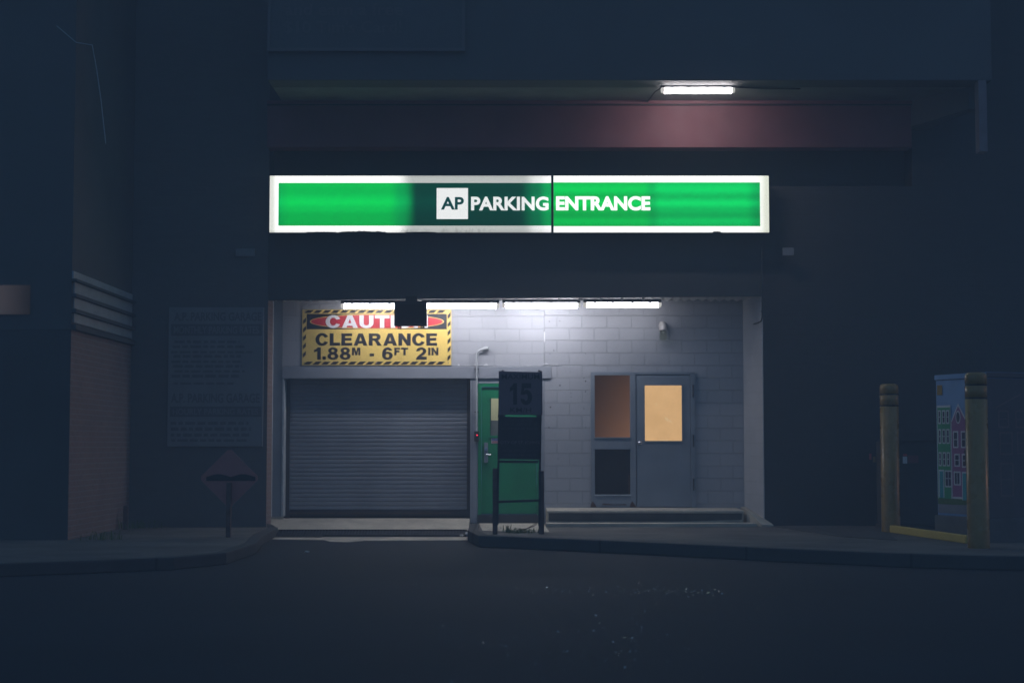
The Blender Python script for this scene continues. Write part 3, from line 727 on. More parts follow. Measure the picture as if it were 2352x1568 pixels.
text('AP', 'lettering', ax(1013, SY, 470), ax(1065.5, SY, 470), az(482, SY), az(453, SY), SY - .0175, 'logo_green', S, .028)
text('PARKING', 'lettering', ax(1082, SY, 470), ax(1260, SY, 470), az(484, SY), az(452, SY), SY - .0145, 'letter_white_a', S, .036, 1.02)
text('ENTRANCE', 'lettering', ax(1277, SY, 470), ax(1493.5, SY, 470), az(484, SY), az(451, SY), SY - .0145, 'letter_white_b', S, .042, 1.0)
mb = MB()
for a, b, h_ in ((775, 885, 3.6), (1640, 1660, 3.0), (700, 770, 1.2), (930, 1000, 1.0)):
    n = 26; base = sz0 - .006; pts = []
    for i in range(n + 1):
        q_ = i / n; pts.append((ax(a + (b - a) * q_, SY), sz0 + (h_ / 150.0) * math.sin(math.pi * q_) ** .6 * rnd.uniform(.35, 1)))
    mb = MB(); mb.prism([(pts[0][0], SY - .03, base), (pts[-1][0], SY - .03, base)] + [(x, SY - .03, z) for x, z in reversed(pts)], (0, .035, 0), 'moss'); mb.build('moss', S)

# ------------------------------------------------------------------ caution sign
CY = YW - .006
C = thing('caution_sign', (ax(864, CY), CY, az(839, CY)), 'yellow caution sign with a red oval giving the clearance 1.88M - 6FT 2IN', 'sign')
cx0, cx1, cz1, cz0 = ax(692, CY), ax(1036, CY), az(711, CY), az(838.5, CY)
mb = MB(); mb.box(cx0, cx1, CY - .012, CY + .003, cz0, cz1, 'caution_yellow'); pn = mb.build('panel', C, .002)
def cx(px): return ax(px, CY)
def cz(py): return az(py, CY)
mb = MB(); yy = CY - .0125
def para(x_, z_, w, h, sk, m='caution_black'): mb.prism([(x_, yy - .0015, z_), (x_ + w, yy - .0015, z_), (x_ + w + sk, yy - .0015, z_ + h), (x_ + sk, yy - .0015, z_ + h)], (0, .001, 0), m)
px_ = 20.3
for i in range(16):
    x_ = 697 + i * px_
    if x_ + 22 < 1034:
        para(cx(x_), cz(718.8), .095, cz(712.4) - cz(718.8), .055)
        para(cx(x_ - 1), cz(836.8), .095, cz(830.2) - cz(836.8), .055)
for i in range(7):
    for a, b in ((694.2, 701), (1027.5, 1034.2)):
        py_ = 742 + i * 19.2 - (0 if a < 800 else 12)
        if py_ + 4 > 834: continue
        mb.prism([(cx(a), yy - .0015, cz(py_ + 3)), (cx(b), yy - .0015, cz(py_ - 4)), (cx(b), yy - .0015, cz(py_ - 13)), (cx(a), yy - .0015, cz(py_ - 6))], (0, .001, 0), 'caution_black')
mb.build('hazard_border', C)
mb = MB(); hx0, hx1, hz1, hz0 = cx(702.5), cx(1025.5), cz(721), cz(756)
mb.box(hx0, hx1, yy - .0025, yy, hz0, hz1, 'caution_black'); mb.build('header', C)
def oval(grow, y, m, nm):
    c0, c1 = (cx(710) + cx(1019)) / 2, (cz(721.2) + cz(755.8)) / 2; rx, rz = (cx(1019) - cx(710)) / 2 - grow, (hz1 - hz0) / 2 - .001 - grow * .75
    mb = MB(); pts = []
    for i in range(96):
        a = 2 * math.pi * i / 96; ca, sa = math.cos(a), math.sin(a)
        pts.append((c0 + rx * ca, y, c1 + rz * (abs(sa) ** .92) * (1 if sa > 0 else -1)))
    mb.prism(pts, (0, .001, 0), m); return mb.build(nm, C)
oval(0, yy - .005, 'caution_yellow', 'oval_rim'); oval(.017, yy - .0075, 'caution_red', 'red_oval')
fit_letters(heavy([('CAUTION', 1, 0)], .085), 'lettering', cx(746), cx(982), cz(753.6), cz(723.6), yy - .0085, 'caution_white', C, .002)
fit_letters(heavy([('CLEARANCE', 1, 0)], .10), 'lettering', cx(723), cx(1003.5), cz(794), cz(765), yy - .001, 'caution_black', C, .002)
fit_letters(heavy([('1.88', 1, 0), ('M', .62, .36), (' ', 1.25, 0), ('-', 1, 0), (' ', 1.0, 0), ('6', 1, 0), ('FT', .62, .36), (' ', 1.1, 0), ('2', 1, 0), ('IN', .62, .36)], .12), 'lettering', cx(720), cx(1006.5), cz(826), cz(797.5), yy - .001, 'caution_black', C, .002)
for px, py in ((699, 716), (1029, 716), (699, 833), (1029, 833), (864, 716), (864, 833)): mb = MB(); mb.tube([(cx(px), CY - .0125, cz(py)), (cx(px), CY - .017, cz(py))], .008, 'grey_steel', 8); mb.build('bolt', C)

# hanging black box before the strip lights
B = thing('hanging_box_sign', at(942, 692, 25.52), 'black unlit box sign hanging in front of the leftmost strip lights', 'sign')
bx0, bx1, bz0, bz1 = ax(905.5, 25.46, 720), ax(980, 25.46, 720), az(748, 25.46), az(691.5, 25.46)
mb = MB(); mb.box(bx0, bx1, 25.46, 25.58, bz0, bz1, 'black_paint'); mb.build('case', B, .006)
mb = MB(); mb.box(bx0 + .04, bx1 - .04, 25.452, 25.459, bz0 + .04, bz1 - .05, 'dark_glass'); mb.build('screen', B)
mb = MB(); mb.box(ax(930, 25.5), ax(958, 25.5), 25.49, 25.55, bz1, az(680, 25.5), 'black_paint'); mb.build('bracket', B)
for px in (916.5, 969.5):
    c = ax(px, 25.5); w_ = .03; ho = bz0 - .022
    mb = MB(); mb.box(c - w_, c - .010, 25.50, 25.515, bz0 - .042, bz0, 'black_paint'); mb.box(c + .010, c + w_, 25.50, 25.515, bz0 - .042, bz0, 'black_paint')
    mb.box(c - .010, c + .010, 25.50, 25.515, bz0 - .014, bz0, 'black_paint'); mb.box(c - .010, c + .010, 25.50, 25.515, bz0 - .042, bz0 - .033, 'black_paint'); mb.build('mounting_tab', B)

# jar lamp on the wall
JY = YW - .10
j = at(1523, 757, JY)
J = thing('jar_lamp', j, 'unlit wall lamp with a pale cap and clear glass jar above the grey door', 'lamp')
mb = MB(); mb.lathe([(.002, .13), (.035, .128), (.05, .115), (.056, .09), (.052, .075), (.062, .07), (.064, .01), (.066, -.005), (.06, -.012), (.002, -.012)], j, 'lamp_body', 24); mb.build('cap', J)
mb = MB(); mb.tube([(j.x - .005, JY + .02, j.z + .085), (j.x - .005, YW - .002, j.z + .085)], .032, 'lamp_body', 12); mb.tube([(j.x - .005, YW - .022, j.z + .085), (j.x - .005, YW - .002, j.z + .085)], .06, 'lamp_body', 16); mb.build('wall_mount', J)
mb = MB(); mb.lathe([(.056, -.012), (.056, -.10), (.055, -.135), (.05, -.155), (.035, -.165), (.002, -.168)], j, 'clear_glass', 24); mb.build('glass_jar', J)
mb = MB(); mb.lathe([(.002, -.015), (.014, -.02), (.024, -.045), (.022, -.06), (.008, -.07), (.002, -.071)], j, 'label_white', 16); mb.build('bulb', J)

# conduit with key switch
k = thing('conduit_pipe', at(1095, 1005, YW), 'grey conduit from a wall elbow down to a key switch beside the green door', 'pipe')
mb = MB(); y = YW - .05; cx_ = lambda px: ax(px, YW)
mb.tube([(cx_(1110), y, az(802.5, YW)), (cx_(1103), y, az(803.5, YW)), (cx_(1097.5), y, az(807, YW)), (cx_(1095.2), y, az(813, YW)), (cx_(1094.8), y, az(830, YW)), (cx_(1094.8), y, az(990, YW))], .0135, 'conduit_grey', 12); mb.build('pipe', k)
mb = MB(); mb.tube([(cx_(1107), y, az(803, YW)), (cx_(1113), y, az(801, YW)), (cx_(1120), y, az(800, YW))], [.022, .028, .03], 'conduit_grey', 12); mb.tube([(cx_(1118), y, az(800, YW)), (cx_(1119), YW - .002, az(799, YW))], .026, 'conduit_grey', 10); mb.build('elbow_box', k)
for py in (848, 946):
    mb = MB(); c = cx_(1094.8); mb.box(c - .036, c + .036, y - .005, YW - .027, az(py + 1.2, YW), az(py - 1.2, YW), 'dark_metal'); mb.build('clamp', k)
mb = MB(); mb.box(cx_(1089.5), cx_(1100.5), y - .05, YW - .008, az(1013, YW), az(990, YW), 'dark_metal'); sw = mb.build('key_switch', k, .004)
mb = MB(); mb.tube([(cx_(1096), y - .0505, az(999, YW)), (cx_(1096), y - .056, az(999, YW))], .011, 'red_led', 10); mb.build('indicator', sw)

# ------------------------------------------------------------------ speed sign on two posts
PY = 23.2
def pz(py): return az(py, PY)
def pxx(px): return ax(px, PY)
P = thing('speed_sign', (pxx(1194), PY, ZP), 'dark backlit sign reading MAXIMUM 15 KM/H on two wooden posts', 'sign')
for px0, px1, top in ((1131.5, 1143, 1075), (1237, 1249.5, 1081)):
    mb = MB(); mb.box(pxx(px0), pxx(px1), PY - .02, PY + .07, ZP - .02, pz(top), 'wood'); mb.build('post', P, .006)
def bar(a, b, w, m, nm, y=PY - .03, d_=.035):
    A, Bq = Vector((pxx(a[0]), y, pz(a[1]))), Vector((pxx(b[0]), y, pz(b[1]))); dv = (Bq - A).normalized(); nn = Vector((-dv.z, 0, dv.x)) * (w / 2)
    mb = MB(); mb.prism([A + nn, Bq + nn, Bq - nn, A - nn], (0, d_, 0), m); return mb.build(nm, P)
bar((1142.5, 1205), (1148.5, 852), .03, 'dark_metal', 'upright'); bar((1238.5, 1207), (1242.5, 852), .03, 'dark_metal', 'upright')
bar((1143, 1059.5), (1236, 1060.5), .035, 'dark_metal', 'rail', PY - .026, .03); bar((1143, 1152), (1237, 1148.5), .035, 'dark_metal', 'rail', PY - .01, .03)
def quad(c4, y, d_, m, nm, par=None):
    mb = MB(); mb.prism([(pxx(a), y, pz(b)) for a, b in c4], (0, d_, 0), m); return mb.build(nm, par or P, .004)
quad(((1145.6, 952.5), (1245.8, 953.5), (1245.8, 854.5), (1145.6, 852.8)), PY - .052, .02, 'speed_white', 'speed_panel')
quad(((1142.4, 1053.5), (1241, 1055.5), (1244.4, 957.5), (1145.3, 956.5)), PY - .050, .02, 'speed_ink', 'notice_panel')
quad(((1143.5, 959), (1161, 959), (1161, 952), (1143.5, 952)), PY - .048, .01, 'speed_ink', 'panel_clip'); quad(((1232, 959), (1243, 959), (1243, 952), (1232, 952)), PY - .048, .01, 'speed_ink', 'panel_clip')
for px in (1154.5, 1238.5): quad(((px - 2.6, 853.5), (px + 2.6, 853.5), (px + 2.6, 850), (px - 2.6, 850)), PY - .049, .014, 'dark_metal', 'panel_clip')
yv = PY - .0525
text('MAXIMUM', 'lettering', pxx(1152), pxx(1239), pz(871), pz(859), yv, 'speed_ink', P, .006)
def five():
    cu = bpy.data.curves.new('tmp', 'CURVE'); cu.dimensions = '2D'; cu.fill_mode = 'BOTH'; cu.extrude = .01
    f5 = [(1.62, 1), (1.62, .77), (1.10, .77), (1.07, .60)] + ell(1.24, .34, .45, .36, 95, -150, 26) + [(.82, .28), (1.08, .26)] + ell(1.22, .335, .15, .165, -150, 130, 14) + [(.84, .46), (.92, 1)]
    for lp in ([(x, y) for x, y in GL['1'][1][0]], f5):
        sp = cu.splines.new('POLY'); sp.points.add(len(lp) - 1); sp.use_cyclic_u = True
        for q_, (a, b) in zip(sp.points, lp): q_.co = (a, b, 0, 1)
    return curve_mesh(cu, 'lettering')
fit_letters(five(), 'lettering', pxx(1171), pxx(1222), pz(930), pz(880), yv, 'speed_ink', P, .002)
text('KM/H', 'lettering', pxx(1172), pxx(1220), pz(947), pz(936), yv, 'speed_ink', P, .006)
mb = MB()     # lines of small print, too dark to read
for i, (py, h_, w0, w1) in enumerate(((964, 3, 1172, 1225), (971, 5, 1155, 1234), (981, 5, 1153, 1236), (1000, 2.5, 1187, 1204), (1032, 4, 1152, 1238), (1042, 4, 1156, 1230))):
    x = w0
    while x < w1 - 2:
        w_ = rnd.uniform(6, 17); e_ = min(w1, x + w_)
        mb.box(pxx(x), pxx(e_), PY - .0522, PY - .0503, pz(py + h_), pz(py), 'speed_print'); x = e_ + 3
mb.build('small_print', P)
text("CITY OF ST. JOHN'S", 'lettering', pxx(1149), pxx(1239), pz(1021), pz(1012), PY - .0525, 'speed_white', P, .006)

# ------------------------------------------------------------------ left side: brick building, rate board, hump sign
LBX = -5.9
nY = 22.1
L = thing('brick_building', (LBX - 2, nY, 0), 'brick building at the left with pale ribbed siding near its top', 'building')
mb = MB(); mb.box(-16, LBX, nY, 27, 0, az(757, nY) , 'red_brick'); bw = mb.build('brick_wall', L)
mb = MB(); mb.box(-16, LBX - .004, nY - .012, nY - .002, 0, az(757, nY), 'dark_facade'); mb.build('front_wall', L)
mb = MB(); mb.box(-16, LBX - .004, nY + .003, 27, az(757, nY) + .003, 12, 'left_facade'); mb.build('upper_wall', L)
zs_ = [az(v, nY) for v in (757, 745, 740, 717, 709, 681, 674, 645, 640, 622)]
for a, b in ((2, 3), (4, 5), (6, 7), (8, 9)):
    mb = MB(); mb.box(LBX - .003, LBX + .018, nY + .06 if b != 9 else nY, 25.55, zs_[a] + .004, zs_[b], 'siding'); mb.build('siding_panel', L)
for a, b in ((0, 1), (3, 4), (5, 6), (7, 8)):
    mb = MB(); mb.box(LBX - .003, LBX + .075, nY - .06, 25.55, zs_[a] - .008 if a else zs_[a], zs_[b] - .004, 'dark_facade'); mb.build('ledge', L)
# dim lit opening at the far left
pane_glow('dim_pane', (.042, .036, .040), (.030, .030, .036), 3, 1.0, gx=(ax(0, nY), ax(64, nY), 1.1, .35))
mb = MB(); mb.box(ax(-40, nY), ax(64, nY), nY - .02, nY - .013, az(722, nY), az(655, nY), 'dim_pane'); mb.build('lit_window', L)

RB = thing('rate_board', (ax(495, YF), YF - .03, az(1025, YF)), 'tall pale parking rate board on the dark wall left of the bay', 'sign')
ry = YF - .035
rx0, rx1, rz0, rz1 = ax(385, YF), ax(604, YF), az(1025, YF), az(706, YF)
mb = MB(); mb.box(rx0, rx1, ry, YF - .003, rz0, rz1, 'sign_white'); mb.build('panel', RB, .004)
def rr(px): return ax(px, ry)
def rz(py): return az(py, ry)
text('A.P. PARKING GARAGE', 'lettering', rr(396), rr(598), rz(737), rz(717), ry - .001, 'sign_ink', RB, .03)
text('A.P. PARKING GARAGE', 'lettering', rr(391), rr(596), rz(925), rz(903), ry - .001, 'sign_ink', RB, .03)
for a, b, tx in ((744, 771, 'MONTHLY PARKING RATES'), (933, 957, 'HOURLY PARKING RATES')):
    mb = MB(); mb.box(rr(389), rr(599), ry - .003, ry, rz(b), rz(a), 'sign_ink'); mb.build('band', RB)
    text(tx, 'lettering', rr(396), rr(592), rz(b - 5), rz(a + 5), ry - .0035, 'sign_white', RB, .015)
mb = MB()
for py, h_ in ((782, 6), (793, 6), (806, 5), (815, 6), (828, 5), (838, 6), (850, 5), (860, 7), (878, 5), (968, 7), (981, 8), (995, 7), (1008, 6)):
    x = rnd.uniform(390, 398); e = rnd.uniform(540, 596)
    while x < e:
        w_ = rnd.uniform(8, 26); mb.box(rr(x), rr(min(e, x + w_)), ry - .002, ry, rz(py + h_), rz(py), 'sign_ink'); x += w_ + 5
mb.build('small_print', RB)

DY_ = 22.75
D = thing('hump_sign', (ax(527, DY_), DY_, ZP), 'dim orange diamond sign with a black bump symbol on a wooden post', 'sign')
c = at(525, 1098, DY_); hd = .418
mb = MB(); q_ = hd - .03
dm = []
for sx_, sz_ in ((0, 1), (1, 0), (0, -1), (-1, 0)):
    tx_, tz_ = -sz_, sx_
    dm += [(c.x + sx_ * q_ + (tx_ + 0) * .028 * (1 if True else 0), DY_ + .06, c.z + sz_ * q_ + tz_ * .028), (c.x + sx_ * q_ - tx_ * .028, DY_ + .06, c.z + sz_ * q_ - tz_ * .028)]
dm.sort(key=lambda p: math.atan2(p[2] - c.z, p[0] - c.x))
mb.prism(dm, (0, .012, 0), 'sign_orange'); mb.build('panel', D)
mb = MB(); zb = az(1104, DY_)
hump = [(ax(473, DY_), zb)] + [(ax(586, DY_), zb)]
tp = [(473 + 113 * i / 30, 1095 - 6.5 * abs(math.sin(math.pi * (i / 30) * 2.0)) ** 1.2) for i in range(31)]
mb.prism([(x, DY_ + .054, z) for x, z in hump] + [(ax(a, DY_), DY_ + .054, az(b, DY_)) for a, b in reversed(tp)], (0, .004, 0), 'black_paint'); mb.build('bump_symbol', D)
mb = MB(); mb.box(ax(521.5, DY_), ax(532, DY_), DY_ - .03, DY_ + .05, ZP - .03, az(1108, DY_), 'wood'); mb.build('post', D, .005)

# billboard on the floor above
bY = YU - .07
BB = thing('billboard', (ax(841, bY), bY, az(113, bY)), 'unlit framed billboard on the upper wall, its lettering hardly visible', 'sign')
surf('board_dark', (.125, .125, .13), .8, .1, 2, 0, spec=.2); surf('board_print', (.165, .147, .15), .8, .1, 2, 0, spec=.2)
b0, b1, bz_ = ax(622, bY, 50), ax(1061, bY, 50), az(111, bY)
mb = MB(); mb.box(b0, b1, bY, YU - .052, bz_, 9.6, 'board_dark'); mb.build('panel', BB)
mb = MB(); f_ = .045
mb.box(b0 - f_, b0, bY - .02, YU - .052, bz_ - f_, 9.6, 'board_print'); mb.box(b1, b1 + f_, bY - .02, YU - .052, bz_ - f_, 9.6, 'board_print'); mb.box(b0, b1, bY - .02, YU - .052, bz_ - f_, bz_, 'board_print'); mb.build('frame', BB)
text('and earn a free', 'lettering', ax(655, bY, 50), ax(925, bY, 50), az(36, bY), az(8, bY), bY - .001, 'board_print', BB, .012)
text("$10 Tim's Card!", 'lettering', ax(652, bY, 50), ax(922, bY, 50), az(80, bY), az(48, bY), bY - .001, 'board_print', BB, .008)
# cable hanging at the upper left
mb = MB(); mb.tube([at(130, 60, 22.0), at(175, 98, 22.0), at(212, 104, 22.0), at(222, 160, 22.0), at(232, 230, 22.02), at(243, 330, 22.05)], .007, 'siding', 6)
tag(mb.build('hanging_cable'), 'thin loose cable hanging before the dark wall at upper left', 'cable')
# small fixtures on the fascia
for px, py, w_, lab_ in ((563, 580, 22, 'small dim plate on the dark wall left of the lit sign'), (1811, 578, 13, 'small dim plate on the dark wall right of the lit sign')):
    mb = MB(); q = YF - .05 if px < 1000 else 25.40; a = at(px, py, q); r_ = w_ / 150
    mb.box(a.x - r_, a.x + r_, q, q + .045, a.z - .06, a.z + .06, 'sign_white')
    tag(mb.build('wall_plate', bevel=.006), lab_, 'plate')

# ------------------------------------------------------------------ right side: bollards, rail, cabinets
def bollard(loc, h, r):
    o = thing('bollard', loc, 'yellow plastic bollard standing farther back, left of the mural cabinet', 'bollard', 'yellow bollards beside the mural cabinet')
    mb = MB(); z1 = h; g1, g2 = h - .155, h - .315
    gr = lambda z: [(r, z - .014), (r - .009, z - .008), (r - .009, z + .008), (r, z + .014)]
    mb.lathe([(r, -.02)] + gr(g2) + gr(g1) + [(r, h - .045), (r - .012, h - .018), (r - .04, h - .003), (.002, h)], loc, 'yellow_plastic', 40); mb.build('sleeve', o)
    for g_ in (g1, g2):
        mb = MB(); mb.lathe([(r - .0085, g_ - .011), (r - .003, g_ - .008), (r - .003, g_ + .008), (r - .0085, g_ + .011)], loc, 'black_paint', 40); mb.build('band', o)
    return o
b1x, b1y = ground_pt(2046.5, 1221, ZP); b2x, b2y = ground_pt(2248, 1257, ZP)
bh = az(881, b1y) - ZP
bo = bollard((b1x, b1y, ZP), bh, .132)
copy_thing(bo, (b2x, b2y, ZP), 'yellow plastic bollard standing nearest, before the mural cabinet')
mb = MB(); A = Vector((*ground_pt(2050, 1222, ZP), ZP)) ; Bq = Vector((*ground_pt(2226, 1248, ZP), ZP)); dv = (Bq - A).normalized(); nn = Vector((-dv.y, dv.x, 0)) * .045
mb.prism([A + nn, Bq + nn, Bq - nn, A - nn], (0, 0, .10), 'rail_yellow')
ro = mb.build('guard_rail', bevel=.012); tag(ro, 'low yellow rail lying between the two yellow bollards', 'rail')

# mural cabinet: local frame u along the left face, w along the front face, z up
fc, nc = Vector((5.66, 22.1, 0)), Vector((6.06, 21.12, 0))
uu = (nc - fc).normalized(); ww = Vector((-uu.y, uu.x, 0)); ulen = (nc - fc).length; wlen = 1.15
K = thing('mural_cabinet', (fc.x, fc.y, ZP), 'utility cabinet painted with a mural of colourful row houses', 'cabinet')
ctop, cbot = 2.325, .47
def KP(u, w, z): return fc + uu * u + ww * w + Vector((0, 0, z))
for nm, col in (('mural_sky', (.21, .34, .54)), ('mural_green', (.06, .31, .15)), ('mural_purple', (.31, .12, .24)), ('mural_white', (.66, .63, .63)), ('mural_teal', (.06, .33, .36)),
                ('mural_street', (.22, .22, .25)), ('mural_grass', (.10, .16, .07)), ('mural_pane', (.05, .05, .09)), ('mural_shade', (.13, .12, .13)), ('mural_trim', (.21, .155, .155)), ('mural_orange', (.34, .20, .05))):
    surf(nm, col, .6, .12, 6, 0, spec=.2)
def kbox(mb, u0, u1, w0, w1, z0, z1, m):
    mb.prism([KP(u0, w0, z0), KP(u1, w0, z0), KP(u1, w1, z0), KP(u0, w1, z0)], (0, 0, z1 - z0), m)
mb = MB(); kbox(mb, .004, ulen, .004, wlen, cbot, ctop - .075, 'mural_sky'); mb.build('body', K)
mb = MB(); kbox(mb, -.01, ulen + .012, -.01, wlen + .01, ctop - .065, ctop, 'mural_sky'); kbox(mb, .006, ulen - .006, .006, wlen - .006, ctop - .076, ctop - .064, 'black_paint'); mb.build('lid', K)
mb = MB(); kbox(mb, -.03, ulen + .03, -.03, wlen + .03, ZP - .01, cbot - .004, 'cabinet_grey'); mb.build('plinth', K, .01)
def mu(px):   # photo column -> u on the left face
    lo, hi = 0.0, 1.6
    for _ in range(40):
        md = (lo + hi) / 2; q = KP(md, 0, 0)
        if W / 2 + F * q.x / q.y < px: lo = md
        else: hi = md
    return lo
def mz(py): return EYE + (1025 - py) / 173.5
def cv(cx0_, cy0_): return (3700 + cx0_ / 1.96) / 1.7415, (1450 + cy0_ / 1.96) / 1.7415
mb = MB()
def paint(pts, m, lay):
    P2 = [cv(*p) for p in pts]; mb.prism([KP(mu(a), .002 - .002 * lay, mz(b)) for a, b in P2], -ww * .0015, m)
def prect(x0, y0, x1, y1, m, lay): paint([(x0, y1), (x1, y1), (x1, y0), (x0, y0)], m, lay)
prect(90, 1050, 470, 1176, 'mural_street', 1); prect(90, 1040, 470, 1105, 'mural_grass', 2)
prect(92, 335, 200, 1062, 'mural_white', 3); prect(97, 352, 196, 1062, 'mural_green', 4)
for r0, r1 in ((372, 480), (520, 635), (700, 810)):
    for a, b in ((104, 126), (135, 160), (167, 191)):
        prect(a, r0, b, r1, 'mural_white', 5); mid = (r0 + r1) / 2
        prect(a + 6, r0 + 11, b - 6, mid - 3, 'mural_pane', 6); prect(a + 6, mid + 3, b - 6, r1 - 11, 'mural_pane', 6)
prect(102, 838, 143, 1055, 'mural_white', 5); prect(109, 850, 137, 1055, 'mural_teal', 6)
prect(149, 842, 204, 973, 'mural_white', 5)
for a, b in ((156, 174), (179, 197)):
    for r0, r1 in ((853, 902), (908, 962)): prect(a, r0, b, r1, 'mural_pane', 6)
paint([(203, 1060), (330, 1060), (330, 470), (260, 322), (203, 462)], 'mural_white', 3); paint([(208, 1045), (325, 1045), (325, 478), (260, 345), (208, 470)], 'mural_purple', 4)
paint([(260 + 19 * math.cos(a * .2618), 430 + 50 * math.sin(a * .2618)) for a in range(24)][::-1], 'mural_white', 5); paint([(260 + 13 * math.cos(a * .2618), 430 + 40 * math.sin(a * .2618)) for a in range(24)][::-1], 'mural_pane', 6)
for a, b, r0, r1 in ((218, 259, 537, 668), (280, 321, 537, 668), (226, 268, 712, 812), (285, 323, 712, 818)):
    prect(a, r0, b, r1, 'mural_white', 5); mid = (r0 + r1) / 2; prect(a + 8, r0 + 11, b - 8, mid - 3, 'mural_pane', 6); prect(a + 8, mid + 3, b - 8, r1 - 11, 'mural_pane', 6)
prect(219, 848, 273, 956, 'mural_white', 5); prect(228, 860, 243, 945, 'mural_pane', 6); prect(248, 860, 264, 945, 'mural_pane', 6)
prect(283, 850, 326, 1068, 'mural_white', 5); prect(289, 862, 320, 1068, 'mural_teal', 6)
prect(335, 400, 468, 1060, 'mural_green', 3)
for r0, r1 in ((440, 560), (620, 740), (800, 930)):
    for a, b in ((350, 390), (410, 450)): prect(a, r0, b, r1, 'mural_white', 5); prect(a + 8, r0 + 11, b - 8, r1 - 11, 'mural_pane', 6)
# small black figure leaning from the window
paint([(296, 790), (318, 800), (326, 740), (325, 690), (312, 680), (300, 700), (312, 712), (314, 760)], 'caution_black', 7)
mb.build('side_mural', K)
mb = MB(); prect(96, 175, 136, 252, 'mural_orange', 2); mb.build('sticker', K)
mb = MB()     # front face: a dark house with brown trim, unlit-side shade painted in
def fp(u, z, lay): return KP(ulen - .002 + .002 * lay, u, z)
def frect(u0, z0, u1, z1, m, lay): mb.prism([fp(u0, z0, lay), fp(u1, z0, lay), fp(u1, z1, lay), fp(u0, z1, lay)], uu * .0015, m)
frect(.0, cbot, wlen, ctop - .08, 'mural_shade', 1)
mb.prism([KP(ulen + .013, -.01, ctop - .065), KP(ulen + .013, wlen + .01, ctop - .065), KP(ulen + .013, wlen + .01, ctop - .004), KP(ulen + .013, -.01, ctop - .004)], uu * .002, 'mural_shade')  # lid front covered dark as well, painted shade
def fw(px): return (px - 2260) / 170.0
def fz_(py): return EYE + (1025 - py) / 179.0
for a, b, r0, r1 in ((560, 660, 372, 512), (718, 812, 372, 512), (568, 690, 543, 722), (728, 840, 543, 718), (570, 692, 783, 1045)):
    (xa_, ya_), (xb_, yb_) = cv(a, r0), cv(b, r1); u0, u1, z1_, z0_ = fw(xa_), fw(xb_), fz_(ya_), fz_(yb_); k_ = .022
    frect(u0, z0_, u0 + k_, z1_, 'mural_trim', 2); frect(u1 - k_, z0_, u1, z1_, 'mural_trim', 2); frect(u0 + k_, z1_ - k_, u1 - k_, z1_, 'mural_trim', 2); frect(u0 + k_, z0_, u1 - k_, z0_ + k_, 'mural_trim', 2)
    frect(u0 + k_, (z0_ + z1_) / 2 - .006, u1 - k_, (z0_ + z1_) / 2 + .006, 'mural_trim', 2)
mb.prism([fp(fw(2284), fz_(938), 2), fp(fw(2352), fz_(906), 2), fp(fw(2352), fz_(902), 2), fp(fw(2284), fz_(934), 2)], uu * .0015, 'mural_trim')
mb.build('front_mural', K)
# dark metal box behind the bollards with stickers
UY = 24.5
U = thing('utility_box', (ax(2060, UY), UY, ZP), 'dark metal utility box with small stickers behind the bollards', 'box')
ux0, ux1, uz1 = ax(2036, UY), ax(2170, UY), az(1010, UY)
mb = MB(); mb.box(ux0, ux1, UY, UY + .7, ZP + .06, uz1 - .02, 'dark_facade'); mb.build('case', U, .01)
mb = MB(); mb.box(ax(2066, UY), ux1 + .02, UY - .03, UY + .72, uz1 - .018, uz1, 'kerb_concrete'); mb.build('lid', U)
mb = MB(); mb.box(ux0 - .02, ux1 + .02, UY - .02, UY + .72, ZP - .01, ZP + .055, 'kerb_concrete'); mb.build('plinth', U)
for nm, p4, m in (('white_sticker', (2073, 2083, 1048, 1064), 'label_white'), ('sticker', (2074, 2083, 1042, 1047), 'label_red'), ('sticker', (2085, 2109, 1045, 1063), 'pink_paint'), ):
    mb = MB(); mb.box(ax(p4[0], UY), ax(p4[1], UY), UY - .004, UY - .001, az(p4[3], UY), az(p4[2], UY), m); mb.build('sticker' if nm != 'x' else nm, U)

for px0, px1, py0, py1, m, nm, lb in ((1996, 2001, 1041, 1055, 'label_red', 'wall_sticker', 'small pinkish sticker on the dark wall left of the rear bollard'), (2004.5, 2010, 1048, 1061, 'yellow_plastic', 'wall_sticker', 'small yellow tag on the dark wall beside the pinkish sticker')):
    mb = MB(); mb.box(ax(px0, YF), ax(px1, YF), YF - .012, YF - .001, az(py1, YF), az(py0, YF), m); tag(mb.build(nm, bevel=.002), lb, 'sticker')
# ------------------------------------------------------------------ weeds, debris
def weed(px, py, w, n, hmax, label, z=ZP, Y=None, group='weeds along the wall foot and kerb'):
    x, y = ground_pt(px, py, z) if Y is None else (ax(px, Y), Y)
    mb = MB()
    for i in range(n):
        a = rnd.uniform(0, 6.28); b0 = Vector((x + rnd.gauss(0, w * .4), y + rnd.gauss(0, w * .22), z - .005)); h = hmax * rnd.uniform(.35, 1); ln = rnd.uniform(.1, .7) * h
        dr_ = Vector((math.cos(a), math.sin(a), 0)); sd = Vector((-dr_.y, dr_.x, 0)) * rnd.uniform(.003, .007)
        mid = b0 + dr_ * ln * .4 + Vector((0, 0, h * .7)); tip = b0 + dr_ * ln + Vector((0, 0, h))
        mb.add([b0 - sd, b0 + sd, mid + sd * .8, mid - sd * .8, tip], [(0, 1, 2, 3), (3, 2, 4)], 'weed_green')
        if rnd.random() < .35:
            t_ = mid; s2 = Vector((rnd.uniform(-1, 1), rnd.uniform(-1, 1), rnd.uniform(-.2, .6))) * .025; c2 = s2.orthogonal().normalized() * .012
            mb.add([t_, t_ + s2 * .5 + c2, t_ + s2, t_ + s2 * .5 - c2], [(0, 1, 2, 3)], 'weed_green')
    return tag(mb.build('weed', origin=(x, y, z)), label, 'weed', group)
